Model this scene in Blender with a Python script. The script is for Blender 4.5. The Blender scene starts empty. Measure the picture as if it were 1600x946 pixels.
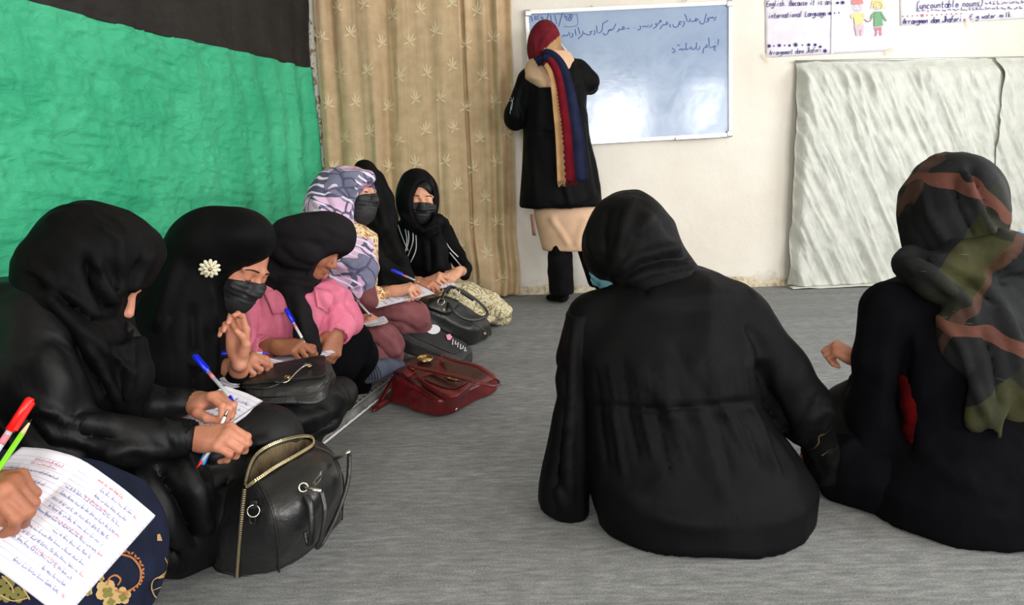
import bpy, math, random
import numpy as np
from mathutils import Matrix, Vector
rng = np.random.default_rng(7); random.seed(7)
SC = bpy.context.scene; COL = SC.collection
# ---------------------------------------------------------------- camera
FOC, CXI, CYI = 1150.0, 800.0, 473.0
PITCH, ROLL, CAMH = math.radians(10.7), math.radians(1.4), 0.85
CF = np.array([0, math.cos(PITCH), -math.sin(PITCH)])
_U = np.array([0, math.sin(PITCH), math.cos(PITCH)]); _R = np.array([1., 0, 0])
CR = _R*math.cos(ROLL) - _U*math.sin(ROLL); CU = _U*math.cos(ROLL) + _R*math.sin(ROLL)
CO = np.array([0, 0, CAMH])
cd = bpy.data.cameras.new('camera'); cam = bpy.data.objects.new('camera', cd); COL.objects.link(cam)
cd.sensor_width = 36; cd.lens = FOC*36/1600; cd.clip_start = 0.02
cam.matrix_world = Matrix(((CR[0], CU[0], -CF[0], CO[0]), (CR[1], CU[1], -CF[1], CO[1]), (CR[2], CU[2], -CF[2], CO[2]), (0, 0, 0, 1)))
SC.camera = cam
# ---------------------------------------------------------------- world, light, exposure
SC.view_settings.view_transform = 'Standard'; SC.view_settings.look = 'None'
SC.view_settings.gamma = 1; SC.view_settings.use_curve_mapping = False
SC.view_settings.exposure = 0.0
w = bpy.data.worlds.new('sky'); SC.world = w; w.use_nodes = True
bg = w.node_tree.nodes['Background']; bg.inputs[0].default_value = (0.80, 0.9, 1.0, 1); bg.inputs[1].default_value = 3.0
def area(name, loc, target, sx, sy, power, col=(1, 1, 1)):
    l = bpy.data.lights.new(name, 'AREA'); l.shape = 'RECTANGLE'; l.size = sx; l.size_y = sy; l.energy = power; l.color = col
    o = bpy.data.objects.new(name, l); COL.objects.link(o); o.location = loc
    o.rotation_euler = (Vector(target)-Vector(loc)).to_track_quat('-Z', 'Y').to_euler(); return o
# daylight entering by the windows of the rear wall and of the right wall
area('window_light', (-.6, -2.95, 1.75), (-.6, 0, 1.5), 1.3, 1.3, 85, (1, .99, .985))
area('window_light', (2.65, -2.95, 1.45), (2.65, 0, 1.25), 1.1, 1.1, 95, (1, .99, .985))
area('window_light', (3.95, -2.1, 1.5), (0, -1.2, 1.2), 1.0, 1.0, 70, (1, .99, .985))
area('window_light', (3.95, 0.7, 1.7), (0, 0.9, 1.0), 1.3, 1.4, 75, (.99, .99, 1))
area('window_light', (3.95, 3.1, 1.7), (0, 3.1, 1.0), 1.3, 1.4, 45, (.99, .99, 1))
# ---------------------------------------------------------------- picture <-> space
def ray(px, py):
    return CF + CR*((px-CXI)/FOC) - CU*((py-CYI)/FOC)
def P(px, py, Y):
    d = ray(px, py); return CO + d*(Y/d[1])
def Fz(px, py, z=0.0):
    d = ray(px, py); return CO + d*((z-CAMH)/d[2])
def on(px, py, o, n):
    d = ray(px, py); return CO + d*(np.dot(o-CO, n)/np.dot(d, n))
def proj(V):
    q = V-CO; z = q@CF; return np.stack([CXI+FOC*(q@CR)/z, CYI-FOC*(q@CU)/z], -1)
def R(px, Y): return px*(Y*0.985+0.06)/FOC
def cv(r, u, t): # direction given in view terms: right, up, toward the viewer
    v = CR*r+CU*u-CF*t; return v/np.linalg.norm(v)
def nz(v): v = np.asarray(v, float); return v/np.linalg.norm(v)
# ---------------------------------------------------------------- noise
def vnoise(p, seed=0):
    p = np.asarray(p, np.float64)+seed*17.3; i = np.floor(p).astype(np.int64); f = p-i; f = f*f*(3-2*f); out = 0
    def hs(a, b, c):
        n = (a*73856093) ^ (b*19349663) ^ (c*83492791) ^ (seed*2654435); n = (n ^ (n >> 13))*1274126177 & 0x7fffffff
        return ((n ^ (n >> 16)) & 0xffff)/65535.0
    for dx in (0, 1):
        for dy in (0, 1):
            for dz in (0, 1):
                wgt = (f[..., 0] if dx else 1-f[..., 0])*(f[..., 1] if dy else 1-f[..., 1])*(f[..., 2] if dz else 1-f[..., 2])
                out = out+wgt*hs(i[..., 0]+dx, i[..., 1]+dy, i[..., 2]+dz)
    return out*2-1
def fbm(p, seed=0, o=3):
    s = 0; a = 1
    for k in range(o): s = s+a*vnoise(p*(2.03**k), seed+k); a *= .5
    return s
def ridge(p, seed=0, o=2):
    s = 0; a = 1
    for k in range(o): s = s+a*(1-2*np.abs(vnoise(p*(2.03**k), seed+k))); a *= .5
    return s
# ---------------------------------------------------------------- signed distance modelling
def ensure(v): return np.asarray(v, float)
class S:
    def __init__(s): s.ops = []
    def _a(s, op, f, lo, hi, k): s.ops.append((op, f, None if lo is None else np.asarray(lo), None if hi is None else np.asarray(hi), k)); return s
    def cap(s, a, b, ra, rb=None, k=.01, op='u'):
        a = ensure(a); b = ensure(b); rb = ra if rb is None else rb; ab = b-a; L = max(ab@ab, 1e-12)
        def f(p):
            t = np.clip(((p-a)@ab)/L, 0, 1); return np.linalg.norm(p-a-t[..., None]*ab, axis=-1)-(ra+(rb-ra)*t)
        m = max(ra, rb); return s._a(op, f, np.minimum(a, b)-m, np.maximum(a, b)+m, k)
    def chain(s, pts, k=.01, op='u'):
        for (a, ra), (b, rb) in zip(pts[:-1], pts[1:]): s.cap(a, b, ra, rb, k, op)
        return s
    def ell(s, c, r, M=None, k=.01, op='u'):
        c = ensure(c); r = ensure(r) if np.ndim(r) else np.array([r]*3, float); M = np.eye(3) if M is None else M
        def f(p):
            q = (p-c)@M; a = np.linalg.norm(q/r, axis=-1); b = np.linalg.norm(q/r**2, axis=-1); return a*(a-1)/np.maximum(b, 1e-6)
        e = np.sqrt(((M*r)**2).sum(1)); return s._a(op, f, c-e, c+e, k)
    def box(s, c, h, M=None, r=.01, k=.01, op='u'):
        c = ensure(c); h = ensure(h); M = np.eye(3) if M is None else M
        def f(p):
            q = np.abs((p-c)@M)-(h-r); return np.linalg.norm(np.maximum(q, 0), axis=-1)+np.minimum(q.max(-1), 0)-r
        e = np.abs(M)@h; return s._a(op, f, c-e, c+e, k)
    def loft(s, rows, k=.02, op='u', pw=2.0): # rows: (centre xyz, rx, ry, yaw) stacked along z
        rows = sorted(rows, key=lambda t: t[0][2]); Z = np.array([t[0][2] for t in rows])
        A = np.array([[t[0][0], t[0][1], t[1], t[2]] for t in rows])
        def f(p):
            z = p[..., 2]; cx, cy, rx, ry = [np.interp(z, Z, A[:, i]) for i in range(4)]
            x = np.abs(p[..., 0]-cx); y = np.abs(p[..., 1]-cy); q = ((x/rx)**pw+(y/ry)**pw)**(1/pw)
            d = (q-1)*np.minimum(rx, ry); dz = np.maximum(Z[0]-z, z-Z[-1])
            return np.where(dz > 0, np.sqrt(np.maximum(d, 0)**2+dz**2), np.maximum(d, dz*1.0))
        lo = [(A[:, 0]-A[:, 2]).min(), (A[:, 1]-A[:, 3]).min(), Z[0]]; hi = [(A[:, 0]+A[:, 2]).max(), (A[:, 1]+A[:, 3]).max(), Z[-1]]
        return s._a(op, f, lo, hi, k)
    def plane(s, o, n, op='s'): # removes the side n points to
        o = ensure(o); n = nz(n); return s._a(op, lambda p: -((p-o)@n), None, None, .004)
    def fn(s, f, lo, hi, k=.01, op='u'): return s._a(op, f, ensure(lo), ensure(hi), k)
    def mesh(s, h=.008, clip=None):
        us = [o for o in s.ops if o[0] == 'u']
        lo = np.min([o[2] for o in us], 0)-4*h; hi = np.max([o[3] for o in us], 0)+4*h
        if clip is not None: lo = np.maximum(lo, clip[0]-4*h); hi = np.minimum(hi, clip[1]+4*h)
        n = np.ceil((hi-lo)/h).astype(int)+1; D = np.full(n, 1.0, np.float32)
        ax = [lo[i]+h*np.arange(n[i]) for i in range(3)]
        for op, f, l, u, k in s.ops:
            if l is None: i0 = np.zeros(3, int); i1 = n
            else:
                m = k*1.0+3.1*h; i0 = np.clip(np.floor((l-m-lo)/h).astype(int), 0, n); i1 = np.clip(np.ceil((u+m-lo)/h).astype(int)+1, 0, n)
            if (i1 <= i0).any(): continue
            g = np.stack(np.meshgrid(*[ax[i][i0[i]:i1[i]] for i in range(3)], indexing='ij'), -1)
            d = f(g).astype(np.float32); sl = tuple(slice(i0[i], i1[i]) for i in range(3)); a = D[sl]
            k = max(k, 1e-5)
            if op == 'u': t = np.clip(.5+.5*(a-d)/k, 0, 1); D[sl] = a+(d-a)*t-k*t*(1-t)
            elif op == 's': d = -d; t = np.clip(.5-.5*(a-d)/k, 0, 1); D[sl] = a+(d-a)*t+k*t*(1-t)
            else: t = np.clip(.5-.5*(a-d)/k, 0, 1); D[sl] = a+(d-a)*t+k*t*(1-t)
        D[0] = D[-1] = 1; D[:, 0] = D[:, -1] = 1; D[:, :, 0] = D[:, :, -1] = 1
        return surfnet(D, lo, h)
def surfnet(D, lo, h):
    I = D < 0; c = np.zeros(tuple(x-1 for x in D.shape), np.int8)
    offs = [(a, b, d) for a in (0, 1) for b in (0, 1) for d in (0, 1)]
    nx, ny, nzz = c.shape
    for a, b, d in offs: c += I[a:a+nx, b:b+ny, d:d+nzz]
    act = np.argwhere((c > 0) & (c < 8)); idx = np.full(c.shape, -1, np.int64); idx[tuple(act.T)] = np.arange(len(act))
    vals = {o: D[act[:, 0]+o[0], act[:, 1]+o[1], act[:, 2]+o[2]].astype(float) for o in offs}
    acc = np.zeros((len(act), 3)); cnt = np.zeros(len(act))
    for o in offs:
        for x in range(3):
            if o[x] == 0:
                q = list(o); q[x] = 1; q = tuple(q); v0 = vals[o]; v1 = vals[q]; m = (v0 < 0) != (v1 < 0)
                t = v0/np.where(m, v0-v1, 1); pt = np.repeat(np.array([o], float), len(act), 0); pt[:, x] += t
                acc[m] += pt[m]; cnt[m] += 1
    V = lo+h*(act+acc/cnt[:, None]); F = []
    for x in range(3):
        s0 = [slice(None)]*3; s1 = [slice(None)]*3; s0[x] = slice(0, -1); s1[x] = slice(1, None)
        A = I[tuple(s0)]; B = I[tuple(s1)]; e = np.argwhere(A != B); y, z = (x+1) % 3, (x+2) % 3
        e = e[(e[:, y] > 0) & (e[:, z] > 0) & (e[:, y] < D.shape[y]-1) & (e[:, z] < D.shape[z]-1)]
        ins = A[tuple(e.T)]; q = []
        for dy, dz in ((1, 1), (0, 1), (0, 0), (1, 0)):
            t = e.copy(); t[:, y] -= dy; t[:, z] -= dz; q.append(idx[tuple(t.T)])
        q = np.stack(q, 1); q[~ins] = q[~ins][:, ::-1]; F.append(q)
    return V, np.concatenate(F)
def vnormals(V, F):
    n = np.cross(V[F[:, 2]]-V[F[:, 0]], V[F[:, 3]]-V[F[:, 1]]); N = np.zeros_like(V)
    for i in range(4): np.add.at(N, F[:, i], n)
    return N/np.maximum(np.linalg.norm(N, axis=1, keepdims=True), 1e-12)
def folds(V, F, fl):
    """raise or sink cloth along fold lines: (polyline of picture points, width px, height m)"""
    N = vnormals(V, F); uv = proj(V); fac = np.clip((N*nz0(CO-V)).sum(1)*2.5, 0, 1)
    for pts, wd, amp in fl:
        pts = np.array(pts, float); best = np.full(len(V), 1e9); tt = np.zeros(len(V)); L = 0
        seg = np.linalg.norm(pts[1:]-pts[:-1], axis=1); tot = seg.sum()
        for a, b, sl in zip(pts[:-1], pts[1:], seg):
            ab = b-a; t = np.clip(((uv-a)@ab)/max(ab@ab, 1e-9), 0, 1); d = np.linalg.norm(uv-a-t[:, None]*ab, axis=1)
            m = d < best; best[m] = d[m]; tt[m] = (L+t[m]*sl)/tot; L += sl
        V = V+N*(fac*amp*1.45*np.exp(-(best/wd)**2)*np.clip(np.sin(np.pi*np.clip(tt, .02, .98))*2.2, .12, 1))[:, None]
    return V
def nz0(v): return v/np.maximum(np.linalg.norm(v, axis=-1, keepdims=True), 1e-9)
def wrinkle(V, F, amp, fr, dirv=(0, 0, 1), stretch=4, seed=0, mask=None):
    """cloth wrinkles: ridged noise drawn out along dirv"""
    N = vnormals(V, F); d = nz(dirv); al = V@d; q = V*fr-np.outer(al*fr*(1-1/stretch), d)
    q = q+.35*np.stack([vnoise(V*fr*.6, seed+5), vnoise(V*fr*.6, seed+6), vnoise(V*fr*.6, seed+8)], -1)
    a = amp*1.5*ridge(q, seed, 2)
    if mask is not None: a = a*mask(V)
    return V+N*a[:, None]
# ---------------------------------------------------------------- objects
OFF = {}
def link(o, parent=None):
    COL.objects.link(o)
    if parent is not None: o.parent = parent
    return o
def tag(o, label=None, cat=None, group=None, kind=None):
    for k, v in (('label', label), ('category', cat), ('group', group), ('kind', kind)):
        if v: o[k] = v
    return o
def thing(name, label, cat, loc, group=None):
    o = bpy.data.objects.new(name, None); o.empty_display_size = .05; link(o); o.location = [float(x) for x in loc]
    OFF[o.name] = np.array(loc, float); return tag(o, label, cat, group)
def mk(name, V, F, mat=None, parent=None, smooth=True, loc=None, midx=None, uv=None, label=None):
    V = np.asarray(V, float); me = bpy.data.meshes.new(name)
    off = OFF[parent.name] if parent is not None else (np.asarray(loc, float) if loc is not None else (V.min(0)+V.max(0))/2*np.array([1, 1, 0])+np.array([0, 0, V[:, 2].min()]))
    W = V-off
    if isinstance(F, np.ndarray):
        n = F.shape[1]; me.vertices.add(len(W)); me.vertices.foreach_set('co', W.ravel()); me.loops.add(F.size); me.loops.foreach_set('vertex_index', F.ravel().astype(np.int32))
        me.polygons.add(len(F)); me.polygons.foreach_set('loop_start', np.arange(0, F.size, n, dtype=np.int32)); me.polygons.foreach_set('loop_total', np.full(len(F), n, np.int32)); me.update(calc_edges=True); me.validate()
    else:
        me.from_pydata(W.tolist(), [], [list(f) for f in F]); me.update()
    if uv is not None:
        l = me.uv_layers.new(name='UVMap'); li = np.zeros(len(me.loops), np.int32); me.loops.foreach_get('vertex_index', li)
        l.data.foreach_set('uv', np.asarray(uv, float)[li].ravel())
    if mat is not None:
        for m in (mat if isinstance(mat, (list, tuple)) else [mat]): me.materials.append(m)
    if midx is not None: me.polygons.foreach_set('material_index', np.asarray(midx, np.int32))
    if smooth: me.polygons.foreach_set('use_smooth', [True]*len(me.polygons))
    o = bpy.data.objects.new(name, me); link(o, parent)
    if parent is None: o.location = [float(x) for x in off]
    OFF[o.name] = off
    if label: o['label'] = label
    return o
class MB: # collects simple polygons for ONE mesh object
    def __init__(s): s.V = []; s.F = []; s.n = 0
    def add(s, V, F):
        s.V.append(np.asarray(V, float)); s.F += [[i+s.n for i in f] for f in F]; s.n += len(V); return s
    def box(s, c, h, M=None):
        M = np.eye(3) if M is None else M
        c8 = np.array([[x, y, z] for x in (-1, 1) for y in (-1, 1) for z in (-1, 1)])*np.asarray(h); V = c8@M.T+np.asarray(c)
        return s.add(V, [(0, 1, 3, 2), (4, 6, 7, 5), (0, 4, 5, 1), (2, 3, 7, 6), (0, 2, 6, 4), (1, 5, 7, 3)])
    def tube(s, pts, r, n=10, closed=False, flat=1.0, up=None, caps=True):
        pts = [np.asarray(p, float) for p in pts]; m = len(pts); r = [r]*m if np.ndim(r) == 0 else list(r); V = []; pu = np.array([0.0, 0, 1]) if up is None else nz(up)
        for i in range(m):
            a = pts[(i-1) % m] if (closed or i) else pts[i]; b = pts[(i+1) % m] if (closed or i < m-1) else pts[i]
            t = nz(b-a+1e-9); u = pu-t*(pu@t)
            if np.linalg.norm(u) < .05: u = np.cross(t, [1, .3, .2])
            u = nz(u); pu = u if up is None else pu; v = np.cross(t, u)
            for j in range(n):
                an = 2*math.pi*j/n; V.append(pts[i]+r[i]*(u*math.cos(an)*flat+v*math.sin(an)))
        F = []
        for i in range(m if closed else m-1):
            for j in range(n): F.append((i*n+j, i*n+(j+1) % n, ((i+1) % m)*n+(j+1) % n, ((i+1) % m)*n+j))
        if not closed and caps: F.append(tuple(range(n))[::-1]); F.append(tuple((m-1)*n+j for j in range(n)))
        return s.add(V, F)
    def ring(s, c, n, R_, r, seg=20, k=8, u=None, sc=(1, 1)):
        n = nz(n); a = nz(np.cross(n, [0.3, 0.2, 1])) if u is None else nz(u); b = np.cross(n, a)
        return s.tube([np.asarray(c)+R_*(a*math.cos(t)*sc[0]+b*math.sin(t)*sc[1]) for t in np.linspace(0, 2*math.pi, seg, endpoint=False)], r, k, True, up=n)
    def disc(s, c, n, R_, th=.002, seg=20):
        n = nz(n); return s.tube([np.asarray(c)-n*th/2, np.asarray(c)+n*th/2], R_, seg)
    def ok(s, name, mat, parent=None, smooth=True, **kw):
        return mk(name, np.concatenate(s.V), s.F, mat, parent, smooth, **kw)
def cr(pts, n=6, closed=False): # Catmull-Rom through points
    pts = [np.asarray(p, float) for p in pts]; m = len(pts); out = []
    for i in range(m if closed else m-1):
        p0 = pts[i-1] if (i or closed) else 2*pts[0]-pts[1]; p1 = pts[i]; p2 = pts[(i+1) % m]; p3 = pts[(i+2) % m] if (closed or i+2 < m) else 2*pts[-1]-pts[-2]
        for t in np.linspace(0, 1, n, endpoint=False): out.append(.5*((2*p1)+(p2-p0)*t+(2*p0-5*p1+4*p2-p3)*t*t+(3*p1-p0-3*p2+p3)*t**3))
    if not closed: out.append(pts[-1])
    return out
def sheet(fn, nu, nv, th=0.0, back=None):
    """grid surface fn(u,v)->(…,3); th gives it a real thickness"""
    U, Vv = np.meshgrid(np.linspace(0, 1, nu), np.linspace(0, 1, nv), indexing='ij'); X = fn(U, Vv).reshape(-1, 3)
    i = np.arange(nu*nv).reshape(nu, nv); F = np.stack([i[:-1, :-1], i[1:, :-1], i[1:, 1:], i[:-1, 1:]], -1).reshape(-1, 4)
    uv = np.stack([U.ravel(), Vv.ravel()], -1)
    if th:
        N = vnormals(X, F); X2 = X-N*th; m = len(X); e = np.concatenate([i[:, 0], i[-1, 1:], i[-2::-1, -1], i[0, -2:0:-1]])
        e2 = np.roll(e, -1); side = np.stack([e2, e, e+m, e2+m], -1); F = np.concatenate([F, F[:, ::-1]+m, side]); X = np.concatenate([X, X2]); uv = np.concatenate([uv, uv])
    return X, F, uv
# ---------------------------------------------------------------- materials
def srgb(r, g, b):
    f = lambda c: (c/255/12.92) if c/255 <= .04045 else ((c/255+.055)/1.055)**2.4
    return (f(r), f(g), f(b), 1)
class NT:
    def __init__(s, name, rough=.8, **kw):
        s.m = bpy.data.materials.new(name); s.m.use_nodes = True; s.t = s.m.node_tree; s.b = s.t.nodes['Principled BSDF']
        s.b.inputs['Roughness'].default_value = rough
        for k, v in kw.items(): s.b.inputs[k.replace('_', ' ')].default_value = v
    def n(s, typ, **kw):
        x = s.t.nodes.new('ShaderNode'+typ)
        for k, v in kw.items():
            if k.startswith('i_'):
                k = k[2:]; k = int(k) if k.isdigit() else k.replace('_', ' '); x.inputs[k].default_value = v
            else: setattr(x, k, v)
        return x
    def l(s, a, b): s.t.links.new(a, b); return s
    def co(s, kind='Object', scale=(1, 1, 1), rot=(0, 0, 0)):
        c = s.n('TexCoord'); mp = s.n('Mapping'); mp.inputs['Scale'].default_value = scale; mp.inputs['Rotation'].default_value = rot
        s.l(c.outputs[kind], mp.inputs['Vector']); return mp.outputs['Vector']
    def noise(s, vec, sc=5, det=3, ro=.5, dist=0):
        x = s.n('TexNoise'); x.inputs['Scale'].default_value = sc; x.inputs['Detail'].default_value = det; x.inputs['Roughness'].default_value = ro; x.inputs['Distortion'].default_value = dist
        s.l(vec, x.inputs['Vector']); return x.outputs['Fac']
    def ramp(s, fac, stops, const=False):
        x = s.n('ValToRGB'); e = x.color_ramp.elements
        if const: x.color_ramp.interpolation = 'CONSTANT'
        while len(e) < len(stops): e.new(.5)
        for el, (p, c) in zip(e, stops): el.position = p; el.color = c
        s.l(fac, x.inputs['Fac']); return x.outputs['Color']
    def mix(s, fac, a, b, mode='MIX'):
        x = s.n('Mix', data_type='RGBA', blend_type=mode)
        for v, i in ((fac, 0), (a, 6), (b, 7)):
            if hasattr(v, 'is_linked'): s.l(v, x.inputs[i])
            else: x.inputs[i].default_value = v
        return x.outputs[2]
    def math(s, op, a, b=0.0, c=0.0):
        x = s.n('Math', operation=op)
        for v, i in ((a, 0), (b, 1), (c, 2)):
            if hasattr(v, 'is_linked'): s.l(v, x.inputs[i])
            else: x.inputs[i].default_value = v
        return x.outputs[0]
    def col(s, c):
        if hasattr(c, 'is_linked'): s.l(c, s.b.inputs['Base Color'])
        else: s.b.inputs['Base Color'].default_value = c
        return s
    def bump(s, h, st=.3, dist=.01, prev=None):
        x = s.n('Bump'); x.inputs['Strength'].default_value = st; x.inputs['Distance'].default_value = dist; s.l(h, x.inputs['Height'])
        if prev is not None: s.l(prev, x.inputs['Normal'])
        s.l(x.outputs['Normal'], s.b.inputs['Normal']); return x.outputs['Normal']
def cloth(name, c, rough=.85, c2=None, wr=.25, weave=900, wscale=9, sheen=.0, spec=.3, stretch=(1, 1, .35), wd=.02):
    m = NT(name, rough); v = m.co(); c2 = c2 or tuple(min(1, x*1.35) for x in c[:3])+(1,)
    m.col(m.ramp(m.noise(v, 14, 4), [(.35, c), (.7, c2)])); m.b.inputs['Specular IOR Level'].default_value = spec
    if sheen: m.b.inputs['Sheen Weight'].default_value = sheen; m.b.inputs['Sheen Roughness'].default_value = .4
    b = m.bump(m.noise(m.co(scale=stretch), wscale, 4, .55, .6), wr, wd); m.bump(m.noise(v, weave, 1), .25, .0008, b); return m.m
def plain(name, c, rough=.5, metal=0, spec=.5, **kw):
    m = NT(name, rough); m.b.inputs['Metallic'].default_value = metal; m.b.inputs['Specular IOR Level'].default_value = spec
    v = m.co(); m.col(m.ramp(m.noise(v, 60, 2), [(.3, tuple(x*.92 for x in c[:3])+(1,)), (.7, c)]))
    for k, x in kw.items(): m.b.inputs[k.replace('_', ' ')].default_value = x
    return m.m
M = {}
M['black'] = cloth('black crepe cloth', (.0024, .0024, .0028, 1), .6, (.0042, .0041, .0046, 1), spec=.07)
M['black2'] = cloth('black scarf cloth', (.0026, .0025, .0028, 1), .62, (.0048, .0046, .0049, 1), spec=.08, wr=.35, wscale=14)
M['satin'] = cloth('black satin', (.0022, .0023, .003, 1), .5, (.004, .0042, .0052, 1), spec=.24, wr=.35, wscale=7, wd=.03)
M['charcoal'] = cloth('charcoal scarf', srgb(24, 22, 25), .85, srgb(32, 29, 32), spec=.08)
M['knit'] = cloth('black ribbed knit', (.0016, .0016, .0025, 1), .9, (.003, .0032, .0045, 1), spec=.06)
M['pink'] = cloth('pink felt', srgb(203, 104, 132), .9, srgb(222, 128, 152), spec=.2, wr=.2)
M['mauve'] = cloth('mauve cloth', srgb(108, 62, 66), .9, srgb(130, 80, 82), spec=.2)
M['beige'] = cloth('beige wool', srgb(208, 170, 140), .9, srgb(220, 184, 154), spec=.2, wr=.2)
M['sock'] = cloth('grey sock', srgb(62, 68, 82), .95, srgb(84, 90, 104), spec=.1)
M['velvet'] = cloth('black velvet', (.003, .0025, .003, 1), .9, (.007, .006, .0065, 1), spec=.1, sheen=.02)
def skinmat(name, a, b, c):
    m = NT(name, .5); v = m.co(); f = m.noise(v, 22, 4); m.col(m.ramp(f, [(.3, a), (.55, b), (.75, c)])); m.b.inputs['Specular IOR Level'].default_value = .35
    m.b.inputs['Subsurface Weight'].default_value = .12; m.b.inputs['Subsurface Radius'].default_value = (.01, .004, .002); m.b.inputs['Subsurface Scale'].default_value = .5
    b_ = m.bump(m.noise(v, 90, 3), .25, .002); m.bump(m.noise(v, 420, 2), .2, .0006, b_); return m.m
M['skin'] = skinmat('tan skin', srgb(168, 108, 84), srgb(190, 128, 102), srgb(204, 144, 118))
M['skin2'] = skinmat('light skin', srgb(196, 136, 108), srgb(212, 156, 126), srgb(222, 170, 142))
M['skin3'] = skinmat('brown skin', srgb(142, 88, 64), srgb(160, 102, 76), srgb(174, 116, 88))
M['nail'] = plain('fingernail', srgb(222, 160, 140), .3)
M['mask'] = cloth('black face mask', (.012, .012, .013, 1), .6, (.018, .018, .02, 1), wr=.2, wscale=30, spec=.4)
M['bluemask'] = cloth('blue face mask', srgb(90, 150, 165), .7, srgb(120, 180, 190), wr=.2)
M['hair'] = plain('black hair', (.0025, .002, .002, 1), .45, spec=.2)
M['lash'] = plain('dark lashes', (.008, .005, .004, 1), .8, spec=.1)
M['brow'] = plain('dark brow', (.03, .016, .011, 1), .9, spec=.1)
def leather(name, c, rough=.35, c2=None, sc=240):
    m = NT(name, rough); v = m.co(); c2 = c2 or tuple(min(1, x*1.6) for x in c[:3])+(1,)
    m.col(m.ramp(m.noise(v, 18, 5, .6), [(.4, c), (.75, c2)])); m.b.inputs['Coat Weight'].default_value = .08
    x = m.n('TexVoronoi'); x.inputs['Scale'].default_value = sc; m.l(v, x.inputs['Vector'])
    b = m.bump(m.noise(v, 16, 4, .5, .4), .45, .014); m.bump(x.outputs['Distance'], .2, .001, b); return m.m
M['leather'] = leather('black leather', (.010, .010, .0105, 1), .36)
M['leather2'] = leather('worn black leather', (.011, .012, .012, 1), .42, (.022, .023, .023, 1))
M['nylon'] = leather('black nylon', (.012, .012, .013, 1), .62, (.018, .018, .019, 1))
M['red'] = leather('dark red leather', srgb(88, 16, 20), .33, srgb(112, 22, 26))
M['red2'] = leather('maroon leather', srgb(52, 16, 16), .36, srgb(68, 20, 20))
M['gold'] = plain('pale brass', srgb(196, 172, 118), .28, 1)
M['chrome'] = plain('chrome', srgb(210, 208, 200), .2, 1)
M['alu'] = plain('aluminium', srgb(200, 200, 200), .35, .8)
M['zip'] = plain('brass zip', srgb(206, 192, 150), .4, .8)
M['white'] = plain('white plastic', srgb(225, 225, 228), .4)
M['clear'] = plain('clear plastic', srgb(200, 205, 212), .2, 0, .5, Alpha=.75)
M['blue'] = plain('blue plastic', srgb(18, 40, 215), .3)
M['bluepaint'] = plain('light blue plastic', srgb(20, 140, 225), .3)
M['redp'] = plain('red plastic', srgb(232, 16, 14), .3)
M['blackp'] = plain('black plastic', (.01, .01, .012, 1), .3)
M['lime'] = plain('lime green lacquer', srgb(120, 200, 20), .35)
M['wood'] = plain('raw wood', srgb(226, 196, 150), .7)
M['ink'] = plain('blue ink', srgb(112, 118, 176), .8)
M['inkr'] = plain('red ink', srgb(206, 120, 136), .8)
M['inkn'] = plain('navy ink', srgb(52, 50, 120), .8)
M['rule'] = plain('page ruling', srgb(168, 170, 190), .9)
M['marker'] = plain('marker ink', srgb(58, 84, 150), .7)
M['petal'] = plain('cream petal', srgb(236, 228, 200), .7)
M['fur'] = cloth('brown lining', srgb(72, 60, 42), .95, srgb(120, 102, 76), wr=.8, wscale=60)
def paper():
    m = NT('paper', .85); v = m.co(); m.col(m.ramp(m.noise(v, 12, 3), [(.3, srgb(214, 208, 218)), (.7, srgb(228, 223, 230))])); m.bump(m.noise(v, 25, 3), .15, .004); return m.m
M['paper'] = paper()
def wallmat():
    m = NT('whitewashed plaster', .85); v = m.co('Generated'); o = m.co()
    base = m.ramp(m.noise(o, 2.2, 5, .6), [(.3, srgb(222, 214, 202)), (.7, srgb(232, 226, 216))])
    sep = m.n('SeparateXYZ'); m.l(o, sep.inputs[0]); z = sep.outputs['Z']
    # grime towards the foot of the wall
    hgt = m.math('SUBTRACT', .30, z); hgt = m.math('MULTIPLY', hgt, 3.2)
    g = m.math('ADD', m.math('MULTIPLY', m.noise(o, 9, 6, .65), 1.3), m.math('ADD', hgt, -1.0))
    g = m.ramp(g, [(.35, (0, 0, 0, 1)), (.95, (1, 1, 1, 1))])
    c = m.mix(g, base, srgb(170, 158, 132))
    sp = m.ramp(m.noise(o, 46, 2, .4), [(.70, (0, 0, 0, 1)), (.76, (1, 1, 1, 1))]); c = m.mix(m.math('MULTIPLY', sp, g), c, srgb(112, 96, 76))
    m.col(c); b = m.bump(m.noise(o, 5, 5, .6), .35, .02); m.bump(m.noise(o, 60, 3), .2, .002, b); return m.m
M['wall'] = wallmat()
def floormat():
    m = NT('grey felt carpet', .95, Specular_IOR_Level=.1); a = m.co(scale=(1, 1, 1), rot=(0, 0, math.radians(4)))
    v = m.co(scale=(16, 75, 1), rot=(0, 0, math.radians(3))); f = m.noise(v, 1.0, 5, .65)
    v2 = m.co(scale=(.7, 7, 1), rot=(0, 0, math.radians(-3))); g = m.noise(v2, 1.3, 3)
    c = m.ramp(f, [(.25, srgb(116, 118, 120)), (.5, srgb(150, 152, 153)), (.75, srgb(184, 185, 184))])
    c = m.mix(m.ramp(g, [(.3, (0, 0, 0, 1)), (.7, (.4, .4, .4, 1))]), c, srgb(116, 116, 115))
    fine = m.noise(a, 210, 3, .7); c = m.mix(.7, c, m.ramp(fine, [(.25, (.3, .3, .3, 1)), (.68, (1.0, 1, 1, 1))]), 'MULTIPLY')
    m.col(c); b = m.bump(fine, .5, .003); m.bump(m.noise(m.co(scale=(1, 1, 1)), 2.5, 3), .4, .02, b); return m.m
M['floor'] = floormat()
M['ceil'] = plain('ceiling paint', srgb(226, 220, 206), .9)
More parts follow.
